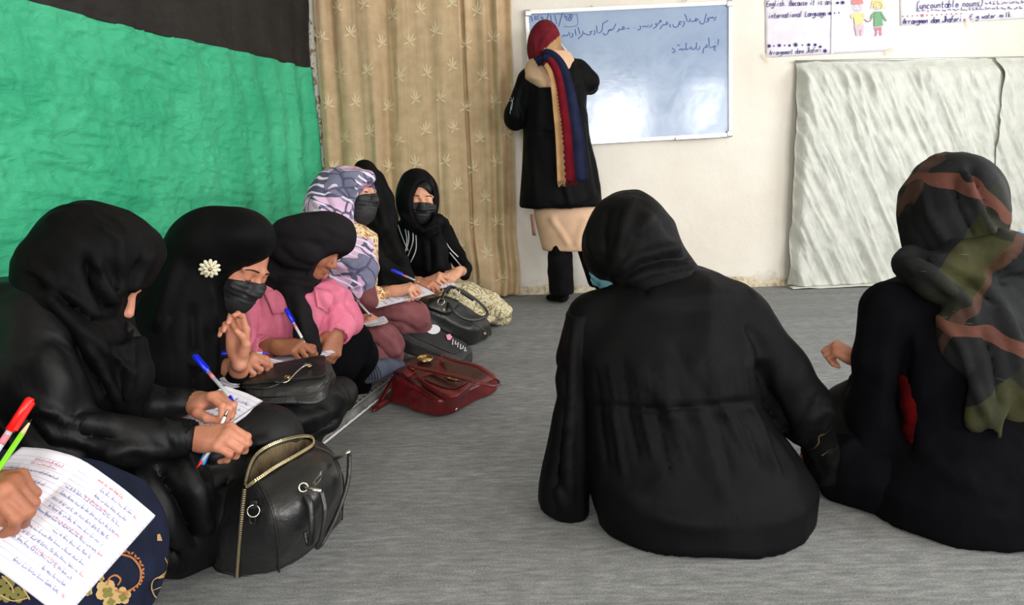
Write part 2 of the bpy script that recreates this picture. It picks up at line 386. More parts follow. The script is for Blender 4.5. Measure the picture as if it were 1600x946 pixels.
def flagmat(name, c, c2, spec=.25, rough=.6):
    m = NT(name, rough); v = m.co(); m.col(m.ramp(m.noise(v, 3, 3), [(.3, c), (.7, c2)])); m.b.inputs['Specular IOR Level'].default_value = spec
    m.b.inputs['Transmission Weight'].default_value = 0
    b = m.bump(m.noise(m.co(scale=(1, 1, 2.2)), 13, 6, .62, .9), .6, .016); m.bump(m.noise(v, 300, 1), .1, .001, b); return m.m
M['flagg'] = flagmat('green polyester', srgb(50, 164, 120), srgb(76, 188, 142))
M['flagk'] = flagmat('black polyester', srgb(32, 30, 29), srgb(44, 41, 39))
M['drape'] = cloth('white cotton', srgb(192, 194, 186), .9, srgb(206, 208, 200), wr=.7, wscale=12, spec=.15, stretch=(1, 1, .5), wd=.02)
M['curtain'] = cloth('beige curtain cloth', srgb(184, 158, 124), .85, srgb(200, 174, 140), wr=.3, wscale=16, spec=.2, stretch=(1, 1, .12))
M['curtlight'] = plain('cream embroidery', srgb(218, 199, 160), .7)
def boardmat():
    m = NT('whiteboard enamel', .22); v = m.co(); m.b.inputs['Specular IOR Level'].default_value = .55
    m.col(m.ramp(m.noise(v, 3, 4, .6, .5), [(.3, srgb(132, 152, 182)), (.7, srgb(148, 167, 194))]))
    s = m.noise(v, 6, 5, .7, 1.5); r = m.ramp(s, [(.4, (.12, .12, .12, 1)), (.7, (.22, .22, .22, 1))]); m.l(r, m.b.inputs['Roughness'])
    m.bump(m.noise(v, 7, 4, .6), .08, .01); return m.m
M['board'] = boardmat()
M['smear'] = plain('smeared marker', srgb(196, 210, 224), .6)
# ---------------------------------------------------------------- room shell
b0 = Fz(803, 461); b1 = Fz(1240, 446)
BD = nz([b1[0]-b0[0], b1[1]-b0[1], 0]); BN = np.array([BD[1], -BD[0], 0])   # along the back wall; towards the room
if BN[1] > 0: BN = -BN
BO = b0
def bw(px, py, off=0.0): return on(px, py, BO+BN*off, BN)
def BW(s, z, off=0.0): return BO+BD*s+np.array([0, 0, z])+BN*off
cornr = bw(497, 300); cs = (cornr-BO)@BD
CRN = BW(cs, 0)
LD = nz([.222, .975, 0]); LN = np.array([LD[1], -LD[0], 0])                # along the left wall; towards the room
def lw(px, py, off=0.0): return on(px, py, CRN+LN*off, LN)
def LW(s, z, off=0.0): return CRN-LD*s+np.array([0, 0, z])+LN*off          # s metres from the corner towards the camera
print('corner', CRN, 'BD', BD, 'board scale', bw(822, 22), bw(1137, 3), bw(933, 222), bw(1143, 213))
H = 2.75; LB = 8.2
def slab(a, b, z0, z1, n, th=.12):
    m = MB(); a = np.array(a, float); b = np.array(b, float); n = np.array(n, float)
    V = [a+[0, 0, z0], b+[0, 0, z0], b+[0, 0, z1], a+[0, 0, z1]]; V = V+[v-n*th for v in V]
    m.add(V, [(0, 1, 2, 3), (7, 6, 5, 4), (0, 4, 5, 1), (1, 5, 6, 2), (2, 6, 7, 3), (3, 7, 4, 0)]); return m
def grid_slab(a, b, z0, z1, n, mat, name):
    o = slab(a, b, z0, z1, n).ok(name, mat, smooth=False, loc=(0, 0, 0)); return tag(o, kind='structure')
Pl = CRN; Pr = BW((4.0-BO[0])/BD[0], 0); Rb = np.array([4.0, -3.0, 0]); Lb = LW(LB, 0); Lb = CRN-LD*((CRN[1]+3.0)/LD[1])
fl = MB(); V = [Lb-[.2, .2, 0], Rb+[.2, -.2, 0], Pr+[.2, .2, 0], Pl+[-.2, .3, 0]]
fl.add(V+[v-[0, 0, .1] for v in V], [(0, 1, 2, 3), (7, 6, 5, 4), (0, 4, 5, 1), (1, 5, 6, 2), (2, 6, 7, 3), (3, 7, 4, 0)])
tag(fl.ok('floor', M['floor'], smooth=False, loc=(0, 0, 0)), kind='structure')
cl = MB(); V = [v+[0, 0, H] for v in V]
cl.add(V+[v+[0, 0, .1] for v in V], [(3, 2, 1, 0), (4, 5, 6, 7), (0, 1, 5, 4), (1, 2, 6, 5), (2, 3, 7, 6), (3, 0, 4, 7)])
tag(cl.ok('ceiling', M['ceil'], smooth=False, loc=(0, 0, 0)), kind='structure')
grid_slab(Pl, Pr, 0, H, BN, M['wall'], 'wall_back'); grid_slab(Lb, Pl, 0, H, LN, M['wall'], 'wall_left')
def holed(name, a, b, n, holes): # a wall with window openings: (s0, s1, z0, z1) along a->b
    a = np.array(a, float); d = np.array(b, float)-a; L = np.linalg.norm(d); d = d/L; m = MB(); n = np.array(n, float)
    def bx(s0, s1, z0, z1): m.box(a+d*(s0+s1)/2-n*.06+[0, 0, (z0+z1)/2], ((s1-s0)/2, .06, (z1-z0)/2), np.stack([d, n, [0, 0, 1]], 1))
    s = 0
    for (s0, s1, z0, z1) in holes: bx(s, s0, 0, H); bx(s0, s1, 0, z0); bx(s0, s1, z1, H); s = s1
    bx(s, L, 0, H); tag(m.ok(name, M['wall'], smooth=False, loc=(0, 0, 0)), kind='structure')
holed('wall_rear', (Lb[0], -3, 0), (4.0, -3, 0), (0, 1, 0), [(-1.25-Lb[0], .05-Lb[0], 1.1, 2.4), (2.1-Lb[0], 3.2-Lb[0], .9, 2.0)])
holed('wall_right', (4.0, -3, 0), (4.0, Pr[1], 0), (-1, 0, 0), [(.4, 1.4, 1.0, 2.0), (3.05, 4.35, 1.0, 2.4), (5.45, 6.75, 1.0, 2.4)])
k = 0
for c, d, n, hw, z0, z1 in (((-.6, -3.06), (1, 0, 0), (0, 1, 0), .65, 1.1, 2.4), ((2.65, -3.06), (1, 0, 0), (0, 1, 0), .55, .9, 2.0), ((4.06, -2.1), (0, 1, 0), (-1, 0, 0), .5, 1, 2.0), ((4.06, .7), (0, 1, 0), (-1, 0, 0), .65, 1, 2.4), ((4.06, 3.1), (0, 1, 0), (-1, 0, 0), .65, 1, 2.4)):
    k += 1; m = MB(); d = np.array(d, float); n = np.array(n, float); c = np.array([c[0], c[1], 0]); Mx = np.stack([d, n, [0, 0, 1]], 1)
    for s in (-hw+.02, 0, hw-.02): m.box(c+d*s+[0, 0, (z0+z1)/2], (.02, .02, (z1-z0)/2), Mx)
    for z in (z0+.02, z1-.02): m.box(c+[0, 0, z], (hw, .02, .02), Mx)
    tag(m.ok('window_%d' % k, M['white'], smooth=False), kind='structure')
# rough plaster edge where the left wall ends beside the curtain
def fe(U, Vv):
    z = Vv*H; wob = .008*fbm(np.stack([z*9, z*0, z*0], -1), 4); s = -.004+.06*U
    return CRN+BN*.012*(1-np.abs(2*U-1)**3)[..., None]+BD*(s+wob*(U > .5)+.004)[..., None]+np.array([0, 0, 1])*z[..., None]
X, F, uv = sheet(fe, 5, 160)
def peel():
    m = NT('peeling paint edge', .8); v = m.co(scale=(1, 1, .6)); m.col(m.ramp(m.noise(v, 34, 5, .7), [(.53, srgb(224, 218, 206)), (.58, srgb(150, 126, 96)), (.70, srgb(98, 76, 54))])); m.bump(m.noise(v, 40, 4), .5, .006); return m.m
tag(mk('trim_1', X, F, peel(), loc=(0, 0, 0)), kind='structure')
# crumbling plaster at the foot of the back wall
def fb(U, Vv):
    s = .02+(3.55)*U; n = fbm(np.stack([s*7, s*0, Vv*3], -1), 9)
    return BO+BD*s[..., None]+BN*(.002+.014*np.clip(1-Vv, 0, 1)*(1+.6*n))[..., None]+np.array([0, 0, 1])*((.02+.035*(1+.8*fbm(np.stack([s*5, s*0, s*0], -1), 2)))*Vv)[..., None]
X, F, uv = sheet(fb, 220, 5)
def crumb():
    m = NT('crumbled plaster', .9); v = m.co(); m.col(m.ramp(m.noise(v, 22, 5, .7), [(.35, srgb(150, 132, 100)), (.5, srgb(206, 192, 166)), (.7, srgb(224, 214, 192))])); m.bump(m.noise(v, 60, 4), .5, .005); return m.m
tag(mk('baseboard_back', X, F, crumb(), loc=(0, 0, 0)), kind='structure')
# ---------------------------------------------------------------- flag on the left wall
zb = 1.45
flag = thing('flag', 'large green and black cloth flag hung across the whole left wall', 'flag', LW(1.9, .25, .03))
def flagpos(s, z, amp):
    q = np.stack([s, z, s*0], -1)
    near = np.clip((1.5-s)/1.5, 0, 1)  # vertical folds gather towards the corner
    vf = .014*np.sin(s*26+2*fbm(q*1.2, 3)+z*1.0)*(near**.6)+.006*ridge(np.stack([s*7, z*.9, s*0], -1), 12)*near
    cr_ = .011*ridge(np.stack([s*3+z, z*9-s*1.5, s*0], -1), 21, 3)*(1-near*.7)+.0055*ridge(np.stack([s*16, z*22, s*0], -1), 31, 3)
    return LW0(s, z, .03+amp*(vf+cr_)+.012*fbm(q*1.3, 40))
def LW0(s, z, off): return CRN-LD*s[..., None]+np.array([0, 0, 1])*z[..., None]+LN*np.asarray(off)[..., None]
def zsag(s): return zb-.018*np.sin(s*1.1)
def fg(U, Vv):
    s = .012+3.9*U+.01*(1-Vv); return flagpos(s, .25+(zsag(s)-.25)*Vv, 1)
X, F, uv = sheet(fg, 460, 180); mk('green_stripe', X, F, M['flagg'], flag, label='green field')
def fk(U, Vv):
    s = .012+3.9*U; return flagpos(s, zsag(s)-.004+(2.45-zsag(s))*Vv, .6)-LN*.004
X, F, uv = sheet(fk, 300, 60); mk('black_stripe', X, F, M['flagk'], flag, label='black field')
m = MB(); m.tube([LW0(np.array(s), np.array(float(zsag(s))), .034+.0*s) for s in np.linspace(.012, 3.9, 80)], .0035, 6); m.ok('seam', M['flagk'], flag)
# ---------------------------------------------------------------- curtain
s0 = (bw(513, 300)-BO)@BD; s1 = (bw(803, 250)-BO)@BD
def curt(s, z):
    u = (s-s0)/(s1-s0); c = .40
    ph = 60*u+6*np.sin(u*5+1)+1.2*fbm(np.stack([u*6, z*.35, z*0], -1), 6)
    deep = .9*np.exp(-((u-.34-(.03*(z-1)))/.075)**2)+.35*np.exp(-((u-.08)/.1)**2)+.45*np.exp(-((u-.93)/.07)**2)+.12
    d = .058+.042*deep*np.sin(ph)+.010*np.sin(ph*.37+1.3)+.004*ridge(np.stack([u*22, z*.8, z*0], -1), 8)
    d = d-.035*np.exp(-((u-.755-.03*(1.2-z)*.4)/.008)**2)           # overlap line between the two widths
    low = np.clip(.55-z, 0, .55)/.55
    d = d+low*.05*np.sin(u*24+z*7)*np.exp(-((u-.8)/.16)**2)+low*.03
    return BO+BD*(s+.02*low*np.sin(z*9)*(u > .6))[..., None]+np.array([0, 0, 1])*z[..., None]+BN*d[..., None]
def fc(U, Vv): return curt(s0+(s1-s0)*U, .012+2.5*Vv)
cur = thing('curtain', 'beige window curtain with cream embroidered leaf sprays beside the whiteboard', 'curtain', BW((s0+s1)/2, 0, .05))
X, F, uv = sheet(fc, 420, 130, .0015); mk('cloth', X, F, M['curtain'], cur)
def leafm(mb, fpos, s, z, ang, L, W, off):
    a = np.array([math.cos(ang), math.sin(ang)]); b = np.array([-a[1], a[0]]); pts = []
    prof = [(0, .12), (.3, .9), (.6, 1), (.85, .5), (1, .02)]
    for t, wd in prof:
        bend = .25*L*t*t
        for sg in (-1, 1):
            q = a*L*t+b*(sg*W*wd+bend*np.sign(a[0]+.01)*.6); pts.append(fpos(np.array(s+q[0]), np.array(z+q[1]))+off)
    mb.add(pts, [(2*i, 2*i+1, 2*i+3, 2*i+2) for i in range(4)])
mb = MB(); per = .205
for r in range(13):
    for c in range(9):
        s = s0+.05+(c+.5*(r % 2))*.17+random.uniform(-.02, .02); z = .12+r*per*.9+random.uniform(-.02, .02)+.03*math.sin(c*2.1)
        if s > s1-.04 or s < s0+.02: continue
        base = 1.2+random.uniform(-.4, .4)
        for i, (da, l) in enumerate(((0, .066), (.6, .06), (-.55, .05), (1.25, .05), (-1.7, .045), (2.7, .04))):
            leafm(mb, curt, s, z, base+da, l*random.uniform(.8, 1.1), .0052, BN*.004)
o = mb.ok('embroidery', M['curtlight'], cur); o['kind'] = 'stuff'
# ---------------------------------------------------------------- whiteboard
q = [bw(822, 20), bw(1138, 1), bw(1144, 215), bw(828, 229)]
ctr = sum(q)/4; ex = nz((q[1]-q[0])+(q[2]-q[3])); ey = np.cross(BN, ex); ey = nz(ey); ey = ey if ey[2] > 0 else -ey
wb, hb = np.linalg.norm(q[1]-q[0])*.5+np.linalg.norm(q[2]-q[3])*.5, np.linalg.norm(q[0]-q[3])*.5+np.linalg.norm(q[1]-q[2])*.5
print('board', wb, hb, ex)
BM = np.stack([ex, ey, BN], 1); bc = ctr+BN*.02
board = thing('whiteboard', 'framed whiteboard with blue handwriting hanging on the back wall', 'whiteboard', ctr-ey*hb/2)
MB().box(bc, (wb/2-.012, hb/2-.012, .006), BM).ok('panel', M['board'], board, False)
def frame(mb, c, A, hw, hh, t, d, bev=0):
    for sx, sy, lx, ly in ((-1, 0, t, hh), (1, 0, t, hh), (0, -1, hw-t*0, t), (0, 1, hw, t)):
        mb.box(c+A[:, 0]*sx*(hw-t)+A[:, 1]*sy*(hh-t)+A[:, 2]*d*.0, (lx, ly, d), A)
for sx, sy, lx, ly in ((-1, 0, .011, hb/2-.022), (1, 0, .011, hb/2-.022), (0, -1, wb/2, .011), (0, 1, wb/2, .011)):
    MB().box(bc+ex*sx*(wb/2-.011)+ey*sy*(hb/2-.011)+BN*.004, (lx, ly, .012), BM).ok('frame_rail', M['alu'], board, False)
for sx, sy in ((1, -1), (1, 1), (-1, 1), (-1, -1)):
    S1 = S().box(bc+ex*sx*(wb/2-.016)+ey*sy*(hb/2-.016)+BN*.004, (.021, .021, .016), BM, .008).mesh(.004); mk('corner_cap', *S1, M['alu'], board)
mb = MB().box(bc-ey*(hb/2-.006)+ex*wb*.32+BN*.02, (.14, .008, .022), BM); mb.ok('pen_ledge', M['alu'], board, False)
for px in (924, 1070):
    pp = bw(px, 12 if px < 1000 else 2, .02); mb = MB().ring(pp+ey*.0, BN, .010, .0025, 14, 6); mb.box(pp-ey*.018, (.009, .010, .003), BM); mb.ok('hook', M['chrome'], board)
def onb(px, py, off=.0275): return on(px, py, bc+BN*(off-.02), BN)
def ribbon(mb, pts, wd, nrm, n=3):
    pts = cr(pts, n) if len(pts) > 2 else [np.asarray(x, float) for x in pts]; V = []
    for i, p_ in enumerate(pts):
        t = nz(pts[min(i+1, len(pts)-1)]-pts[max(i-1, 0)]+1e-9); sd = nz(np.cross(nrm, t)); V += [p_-sd*wd/2, p_+sd*wd/2]
    mb.add(V, [(2*i, 2*i+2, 2*i+3, 2*i+1) for i in range(len(pts)-1)])
T1 = """1402,165 1395,190 1378,208|1385,172 1372,182 1366,170 1354,182 1345,172 1332,184|1328,180 1314,188 1324,200 1334,190 1318,215 1298,222|1305,135 1290,190 1280,230 1260,240 1240,225 1238,205|
1228,195 1205,188 1190,200 1215,205 1180,212 1150,214|1133,185 1146,205 1118,218|1088,140 1105,180 1110,215|1075,210 1085,235 1065,270|1060,222 1040,215 1030,235 1050,240 1025,245 1020,265 990,272 970,258 972,240|945,240 938,262 950,272|
918,215 900,230 912,240 926,236 900,245 880,250|882,243 866,252 850,275 838,292|855,208 840,205 842,218 856,214 835,225 815,245|810,233 795,240 805,254 813,245 800,270 770,285|760,240 752,262 730,275|725,250 710,268 680,262 660,268|640,255 645,278 640,295 615,298|578,276 584,281|538,282 508,288|
490,284 470,266 465,290 486,291 450,295 430,300|425,285 430,302 410,322|400,235 375,292|370,285 356,305 345,290 335,310 325,300 320,330 295,350 275,340 275,325|320,205 268,235|268,235 262,300 240,325 228,330|205,255 214,330|185,300 190,330 175,350|165,313 138,320 152,335 130,350 105,345 75,330|70,310 65,345 20,390|20,270 40,340|
-10,290 0,352|-40,330 -30,362 -60,375|-72,320 -62,360|-82,342 -95,360 -120,352 -140,372|-165,345 -160,372 -190,372|1196,178 1200,182|1118,160 1120,164|
1425,390 1420,450|1402,455 1386,465 1372,458 1392,474 1382,496 1398,504|1376,472 1358,474 1342,474|1328,375 1335,470|1320,456 1305,450 1300,470 1320,470 1290,475 1275,490 1270,535|1240,460 1236,490 1208,496|1205,425 1205,490|1192,470 1186,492 1160,495|1160,465 1140,476 1152,490 1166,478|1130,485 1115,492 1098,498|1103,430 1100,497|1088,485 1076,500 1065,488 1055,500 1045,488 1030,503|962,480 986,500 986,520 958,526|1012,455 1025,450 1038,458|1390,425 1395,430"""
mb = MB()
for st in T1.replace('\n', '').split('|'):
    pts = [tuple(map(float, a.split(','))) for a in st.split()]
    if len(pts) > 1: ribbon(mb, [onb(900+x/6.4, y/6.4) for x, y in pts], .0052, BN)
T2 = """255,92 262,122|278,90 276,110 300,104|300,88 282,98|298,116 302,119|312,88 312,104 326,98|318,100 322,124|354,80 334,140|364,85 374,140|388,85 400,138|432,75 410,152|446,84 446,98 462,92|452,98 458,118|486,82 470,90 484,108 470,118 466,104 486,96 486,82|242,70 244,130|244,88 300,80 500,82 515,90 518,140 480,152 440,150"""
for st in T2.split('|'):
    pts = [tuple(map(float, a.split(','))) for a in st.split()]; ribbon(mb, [onb(760+x/3.6375, y/3.6375) for x, y in pts], .0058 if '518' not in st else .003, BN)
o = mb.ok('handwriting', M['marker'], board, False); o['kind'] = 'stuff'
# ---------------------------------------------------------------- single-stroke hand lettering
G = {'a': '40 10 02 14 34 40 41|44 40 50', 'b': '08 00|02 14 33 31 10 00', 'c': '33 14 02 01 10 30', 'd': '48 40|42 24 03 01 20 41', 'e': '02 42 33 14 02 10 30 41', 'f': '48 28 16 10|04 34', 'g': '44 24 03 11 32 44 4- 2= 0-',
 'h': '08 00|03 24 33 30', 'i': '10 14|16 17', 'j': '24 2- 0=|26 27', 'k': '08 00|34 02 30', 'l': '18 11 20', 'm': '04 00|03 14 23 20|23 34 43 40', 'n': '04 00|03 24 33 30', 'o': '14 02 10 31 33 14', 'r': '04 00|02 14 34', 's': '34 14 03 31 20 00',
 't': '17 11 20 30|04 34', 'u': '04 01 10 31|34 30', 'w': '04 10 23 30 44', 'y': '04 12|34 1- 0=', 'E': '47 07 00 40|04 34', 'B': '00 07 36 34 04 42 30 00', 'L': '07 00 40', 'A': '00 28 40|13 33', 'J': '48 41 20 01 02|28 58', '.': '10 11', '(': '39 16 12 3-', ')': '09 26 22 0-', ' ': ''}
def write(mb, text, base, size, wd, n, adv=.62, gap=.18):
    """base: two picture points of the base line, spread along it"""
    (x0, y0), (x1, y1) = base; tot = len(text)
    for i, ch in enumerate(text):
        g = G.get(ch, '')
        x = x0+(x1-x0)*i/tot; y = y0+(y1-y0)*i/tot; cw = (x1-x0)/tot*.78/4
        for st in g.split('|'):
            pts = []
            for tk in st.split():
                gx = int(tk[0]); gy = {'-': -1.5, '=': -3}.get(tk[1]); gy = int(tk[1]) if gy is None else gy
                pts.append((x+gx*cw+gy*.15, y-gy*size/8+random.uniform(-.1, .1)))
            if len(pts) > 1: ribbon(mb, [n(*p_) for p_ in pts], wd, BN, 2)
def star(mb, px, py, r, n):
    for k in range(3 if r > 1.5 else 2):
        a = k*math.pi/3+.4; ribbon(mb, [n(px-r*math.cos(a), py-r*math.sin(a)), n(px+r*math.cos(a), py+r*math.sin(a))], .006 if r > 1.5 else .004, BN)
def pers(mb, px0, px1, py, dy, h, n, wd, seed=1): # flowing joined script, right to left
    rg = random.Random(seed); x = px1; pts = []
    while x > px0:
        L = rg.randint(3, 7); pts = []
        for i in range(L):
            y = py+dy*(px1-x)/max(1, px1-px0); pts.append(n(x, y+rg.uniform(-.5, .35)*h*(1 if i % 2 else -.2))); x -= h*rg.uniform(.18, .42)
        ribbon(mb, pts, wd, BN, 3)
        if rg.random() < .5: xx = x+h*.5; ribbon(mb, [n(xx, y-h*.8), n(xx-.3, y+.1*h)], wd, BN)
        if rg.random() < .6: ribbon(mb, [n(x+h*.4, y-h*.55), n(x+h*.3, y-h*.5)], wd*1.2, BN)
        x -= h*.25
def poster(name, label, quad, cat='poster'):
    qs = [bw(*a, .006) for a in quad]
    t = thing(name, label, cat, (qs[2]+qs[3])/2)
    def f(U, Vv):
        X = (1-U)[..., None]*((1-Vv)[..., None]*qs[3]+Vv[..., None]*qs[0])+U[..., None]*((1-Vv)[..., None]*qs[2]+Vv[..., None]*qs[1])
        return X+BN*(.003*fbm(np.stack([U*4, Vv*4, U*0], -1), 3)+.004*np.exp(-((U-.5)/.02)**2)*0)[..., None]
    X, F, uv = sheet(f, 40, 24, .0006); mk('sheet', X, F, M['paper'], t); return t
t = poster('poster', 'handmade paper poster with two drawn children and star row, high on the wall', [(1194, -50), (1402, -62), (1398, 79), (1197, 90)])
nb = lambda x, y: bw(x, y, .012)
mb = MB(); write(mb, 'English. Because it is an', ((1198, 10), (1298, 6.5)), 9, .0042, nb); write(mb, 'international Language', ((1201, 28.5), (1291, 24)), 9, .0042, nb); write(mb, 'Arrangement dane Jhafori', ((1202, 86), (1284, 81)), 8, .0034, nb)
for x, y, r in ((1301, 5, 2), (1309, 4.5, 2), (1317, 4, 3), (1297, 21, 2.5), (1304, 20.5, 1.4), (1311, 20, 1.2), (1202, 72, 3), (1209.5, 72, 1.3), (1218, 71, 2.6), (1226.5, 71, 1.3), (1234, 71, 1.8), (1243.5, 70, 3.6), (1254, 70.5, 1.4), (1264, 70, 2.6), (1274, 70, 2.2), (1282, 73, 2), (1289.5, 79.5, 3.2)): star(mb, x, y, r, nb)
mb.ok('lettering', M['inkn'], t, False)['kind'] = 'stuff'
def patch(mb, pts): V = [nb(*p_) for p_ in pts]; mb.add(V, [tuple(range(len(V)))[::-1]])
def circ(x, y, rx, ry, n=12): return [(x+rx*math.cos(2*math.pi*i/n), y+ry*math.sin(2*math.pi*i/n)) for i in range(n)]
for nm, c, shapes in (('drawn_hat', (216, 140, 140), [[(1331, 0), (1348, 0), (1349, 6), (1331, 7)], [(1333, 0), (1347, 0), (1346, -6), (1334, -6)]]), ('drawn_shirt', (226, 214, 150), [[(1333, 21), (1348, 20), (1348, 38), (1336, 39)], [(1329, 24), (1333, 21), (1335, 26), (1331, 30)], [(1348, 20), (1352, 24), (1350, 30), (1347, 26)]]),
   ('drawn_trousers', (216, 186, 200), [[(1335, 40), (1350, 39), (1349, 48), (1343.5, 47), (1337, 49)], [(1337, 49), (1342, 48), (1342, 56), (1338, 56)], [(1344.5, 48), (1349, 48), (1348, 56), (1344.5, 56)]]),
   ('drawn_dress', (120, 168, 130), [[(1366, 18), (1377, 17.5), (1380, 40), (1366, 42)], [(1361, 24), (1366, 18), (1368, 22), (1360, 33)], [(1377, 18), (1386, 32), (1384, 34), (1376, 23)]]), ('drawn_hair', (226, 212, 150), [circ(1371, 5, 9, 7), [(1362, 6), (1366, 13), (1360, 14)], [(1378, 6), (1385, 13), (1377, 14)]]), ('drawn_legs', (206, 130, 150), [[(1366, 43), (1378, 42), (1377, 50), (1373, 46), (1369, 51)], [(1368, 50), (1371, 50), (1370, 56), (1367, 57)], [(1374, 49), (1377, 49), (1378, 55), (1375, 56)]])):
    mb = MB(); [patch(mb, s_) for s_ in shapes]; mb.ok(nm, plain(nm+' crayon', srgb(*c), .9), t, False)
mb = MB()
for cx, cy in ((1339.5, 12), (1371, 9)):
    pts = circ(cx, cy, 6.5, 6, 14); ribbon(mb, [bw(*a, .0145) for a in pts+[pts[0]]], .002, BN)
    for dx in (-2.4, 2.4): ribbon(mb, [bw(cx+dx-.6, cy-1.4, .0145), bw(cx+dx+.6, cy-1.4, .0145)], .004, BN)
    ribbon(mb, [bw(cx-1.5, cy+3, .0145), bw(cx, cy+3.6, .0145), bw(cx+1.5, cy+3, .0145)], .0025, BN)
ribbon(mb, [nb(1351, 30), nb(1356, 34), nb(1361, 32)], .006, BN)
mb.ok('pencil_line', plain('crayon line', srgb(170, 130, 140), .9), t, False)['kind'] = 'stuff'
m_ = MB(); V = [bw(*a, .0125) for a in ((1301, -60), (1304, -60), (1301.5, 84), (1298.5, 84))]; m_.add(V, [(3, 2, 1, 0)]); m_.ok('fold_line', M['white'], t, False)
TAPE = NT('sticky tape', .25, Alpha=.45); TAPE.col(srgb(220, 210, 180)); TAPE = TAPE.m
for (x, y, a) in ((1197, 90, .8), (1390, 80, -.5)):
    mb = MB(); d = np.array([math.cos(a), math.sin(a)])*8; e = np.array([-d[1], d[0]])*.45
    V = [bw(x+u*d[0]+v*e[0], y+u*d[1]+v*e[1], .0135) for u, v in ((-1, -1), (1, -1), (1, 1), (-1, 1))]; mb.add(V, [(3, 2, 1, 0)]).ok('tape', TAPE, t, False)
t = poster('poster', 'paper poster about uncountable nouns at the top right wall corner', [(1405, -50), (1640, -62), (1640, 27), (1407, 40)])
mb = MB(); write(mb, '(uncountable nouns)', ((1432, 13.5), (1538, 9)), 11, .0044, nb); write(mb, 'Arrangmen dam Jhafori', ((1411, 37.5), (1504, 33)), 9, .0050, nb); write(mb, 'E.g.water.milk.', ((1516, 30), (1585, 26)), 8, .0040, nb)
pers(mb, 1436, 1598, 13, 4, 5, nb, .0035, 4); pers(mb, 1542, 1600, 4, 2, 5, nb, .0035, 8)
mb.ok('lettering', M['inkn'], t, False)['kind'] = 'stuff'
mb = MB()
for i in range(13): star(mb, 1411+i*7.6, 25.5-i*.35, 2.6 if i == 4 else 1.2, nb)
star(mb, 1508, 31, 2, nb); mb.ok('red_stars', M['inkr'], t, False)['kind'] = 'stuff'
MB().add([bw(*a, .0135) for a in ((1508, 30), (1515, 29), (1516, 42), (1510, 44))], [(3, 2, 1, 0)]).ok('tape', TAPE, t, False)
# ---------------------------------------------------------------- white drape over the opening at the right
sL = (bw(1232, 300)-BO)@BD; sR = sL+1.95; zt = bw(1300, 96)[2]
def dr(U, Vv, x0=0, x1=1, off=0, sd=0):
    s = sL+(sR-sL)*(x0+(x1-x0)*U); z = .015+(zt-.015)*Vv; e = 1-Vv
    q = np.stack([s, z, s*0], -1)
    d = .10+.022*ridge(np.stack([(s-.5*e)*6+.4*np.sin(e*3), z*.7, s*0], -1), 3+sd, 2)+.014*ridge(np.stack([(s-.75*e)*13, z*2.2, s*0], -1), 13+sd, 3)+.006*fbm(q*9, 5)
    d = d-.07*np.exp(-(U/.02)**2)*(x0 == 0)+.012*(1-Vv)
    d = d*(1-.72*np.exp(-((1-Vv)/.04)**2))+off
    return BO+BD*(s+.008*fbm(np.stack([z*3, z*0, z*0], -1), 7)*(U < .1)+.02*(x0 == 0)*(Vv-.5)*0)[..., None]+np.array([0, 0, 1])*(z+.012*np.sin(s*3)*(Vv > .97)*0)[..., None]+BN*d[..., None]
dp = thing('white_drape', 'white crumpled cotton sheet hung over the wall opening right of the whiteboard', 'curtain', BW(sL+.9, 0, .05))
X, F, uv = sheet(lambda U, Vv: dr(U, Vv, 0, .72), 260, 200, .001); mk('left_sheet', X, F, M['drape'], dp)
X, F, uv = sheet(lambda U, Vv: dr(U, Vv, .66, 1, .02, 9), 150, 160, .001); mk('right_sheet', X, F, M['drape'], dp)
mb = MB().tube([BW(sL-.01, zt, .03), BW(sR, zt, .03)], .008, 8); mb.ok('curtain_rail', M['alu'], dp)
mb = MB(); X, F, uv = sheet(lambda U, Vv: BO+BD*(sL-.02+1.9*U)[..., None]+np.array([0, 0, 1])*(.006+.01*(1-Vv)+.004*fbm(np.stack([U*20, Vv, U*0], -1)))[..., None]+BN*(.10+.07*Vv+.01*fbm(np.stack([U*9, U*0, U*0], -1), 3))[..., None], 80, 4, .002)
mk('floor_hem', X, F, M['drape'], dp)
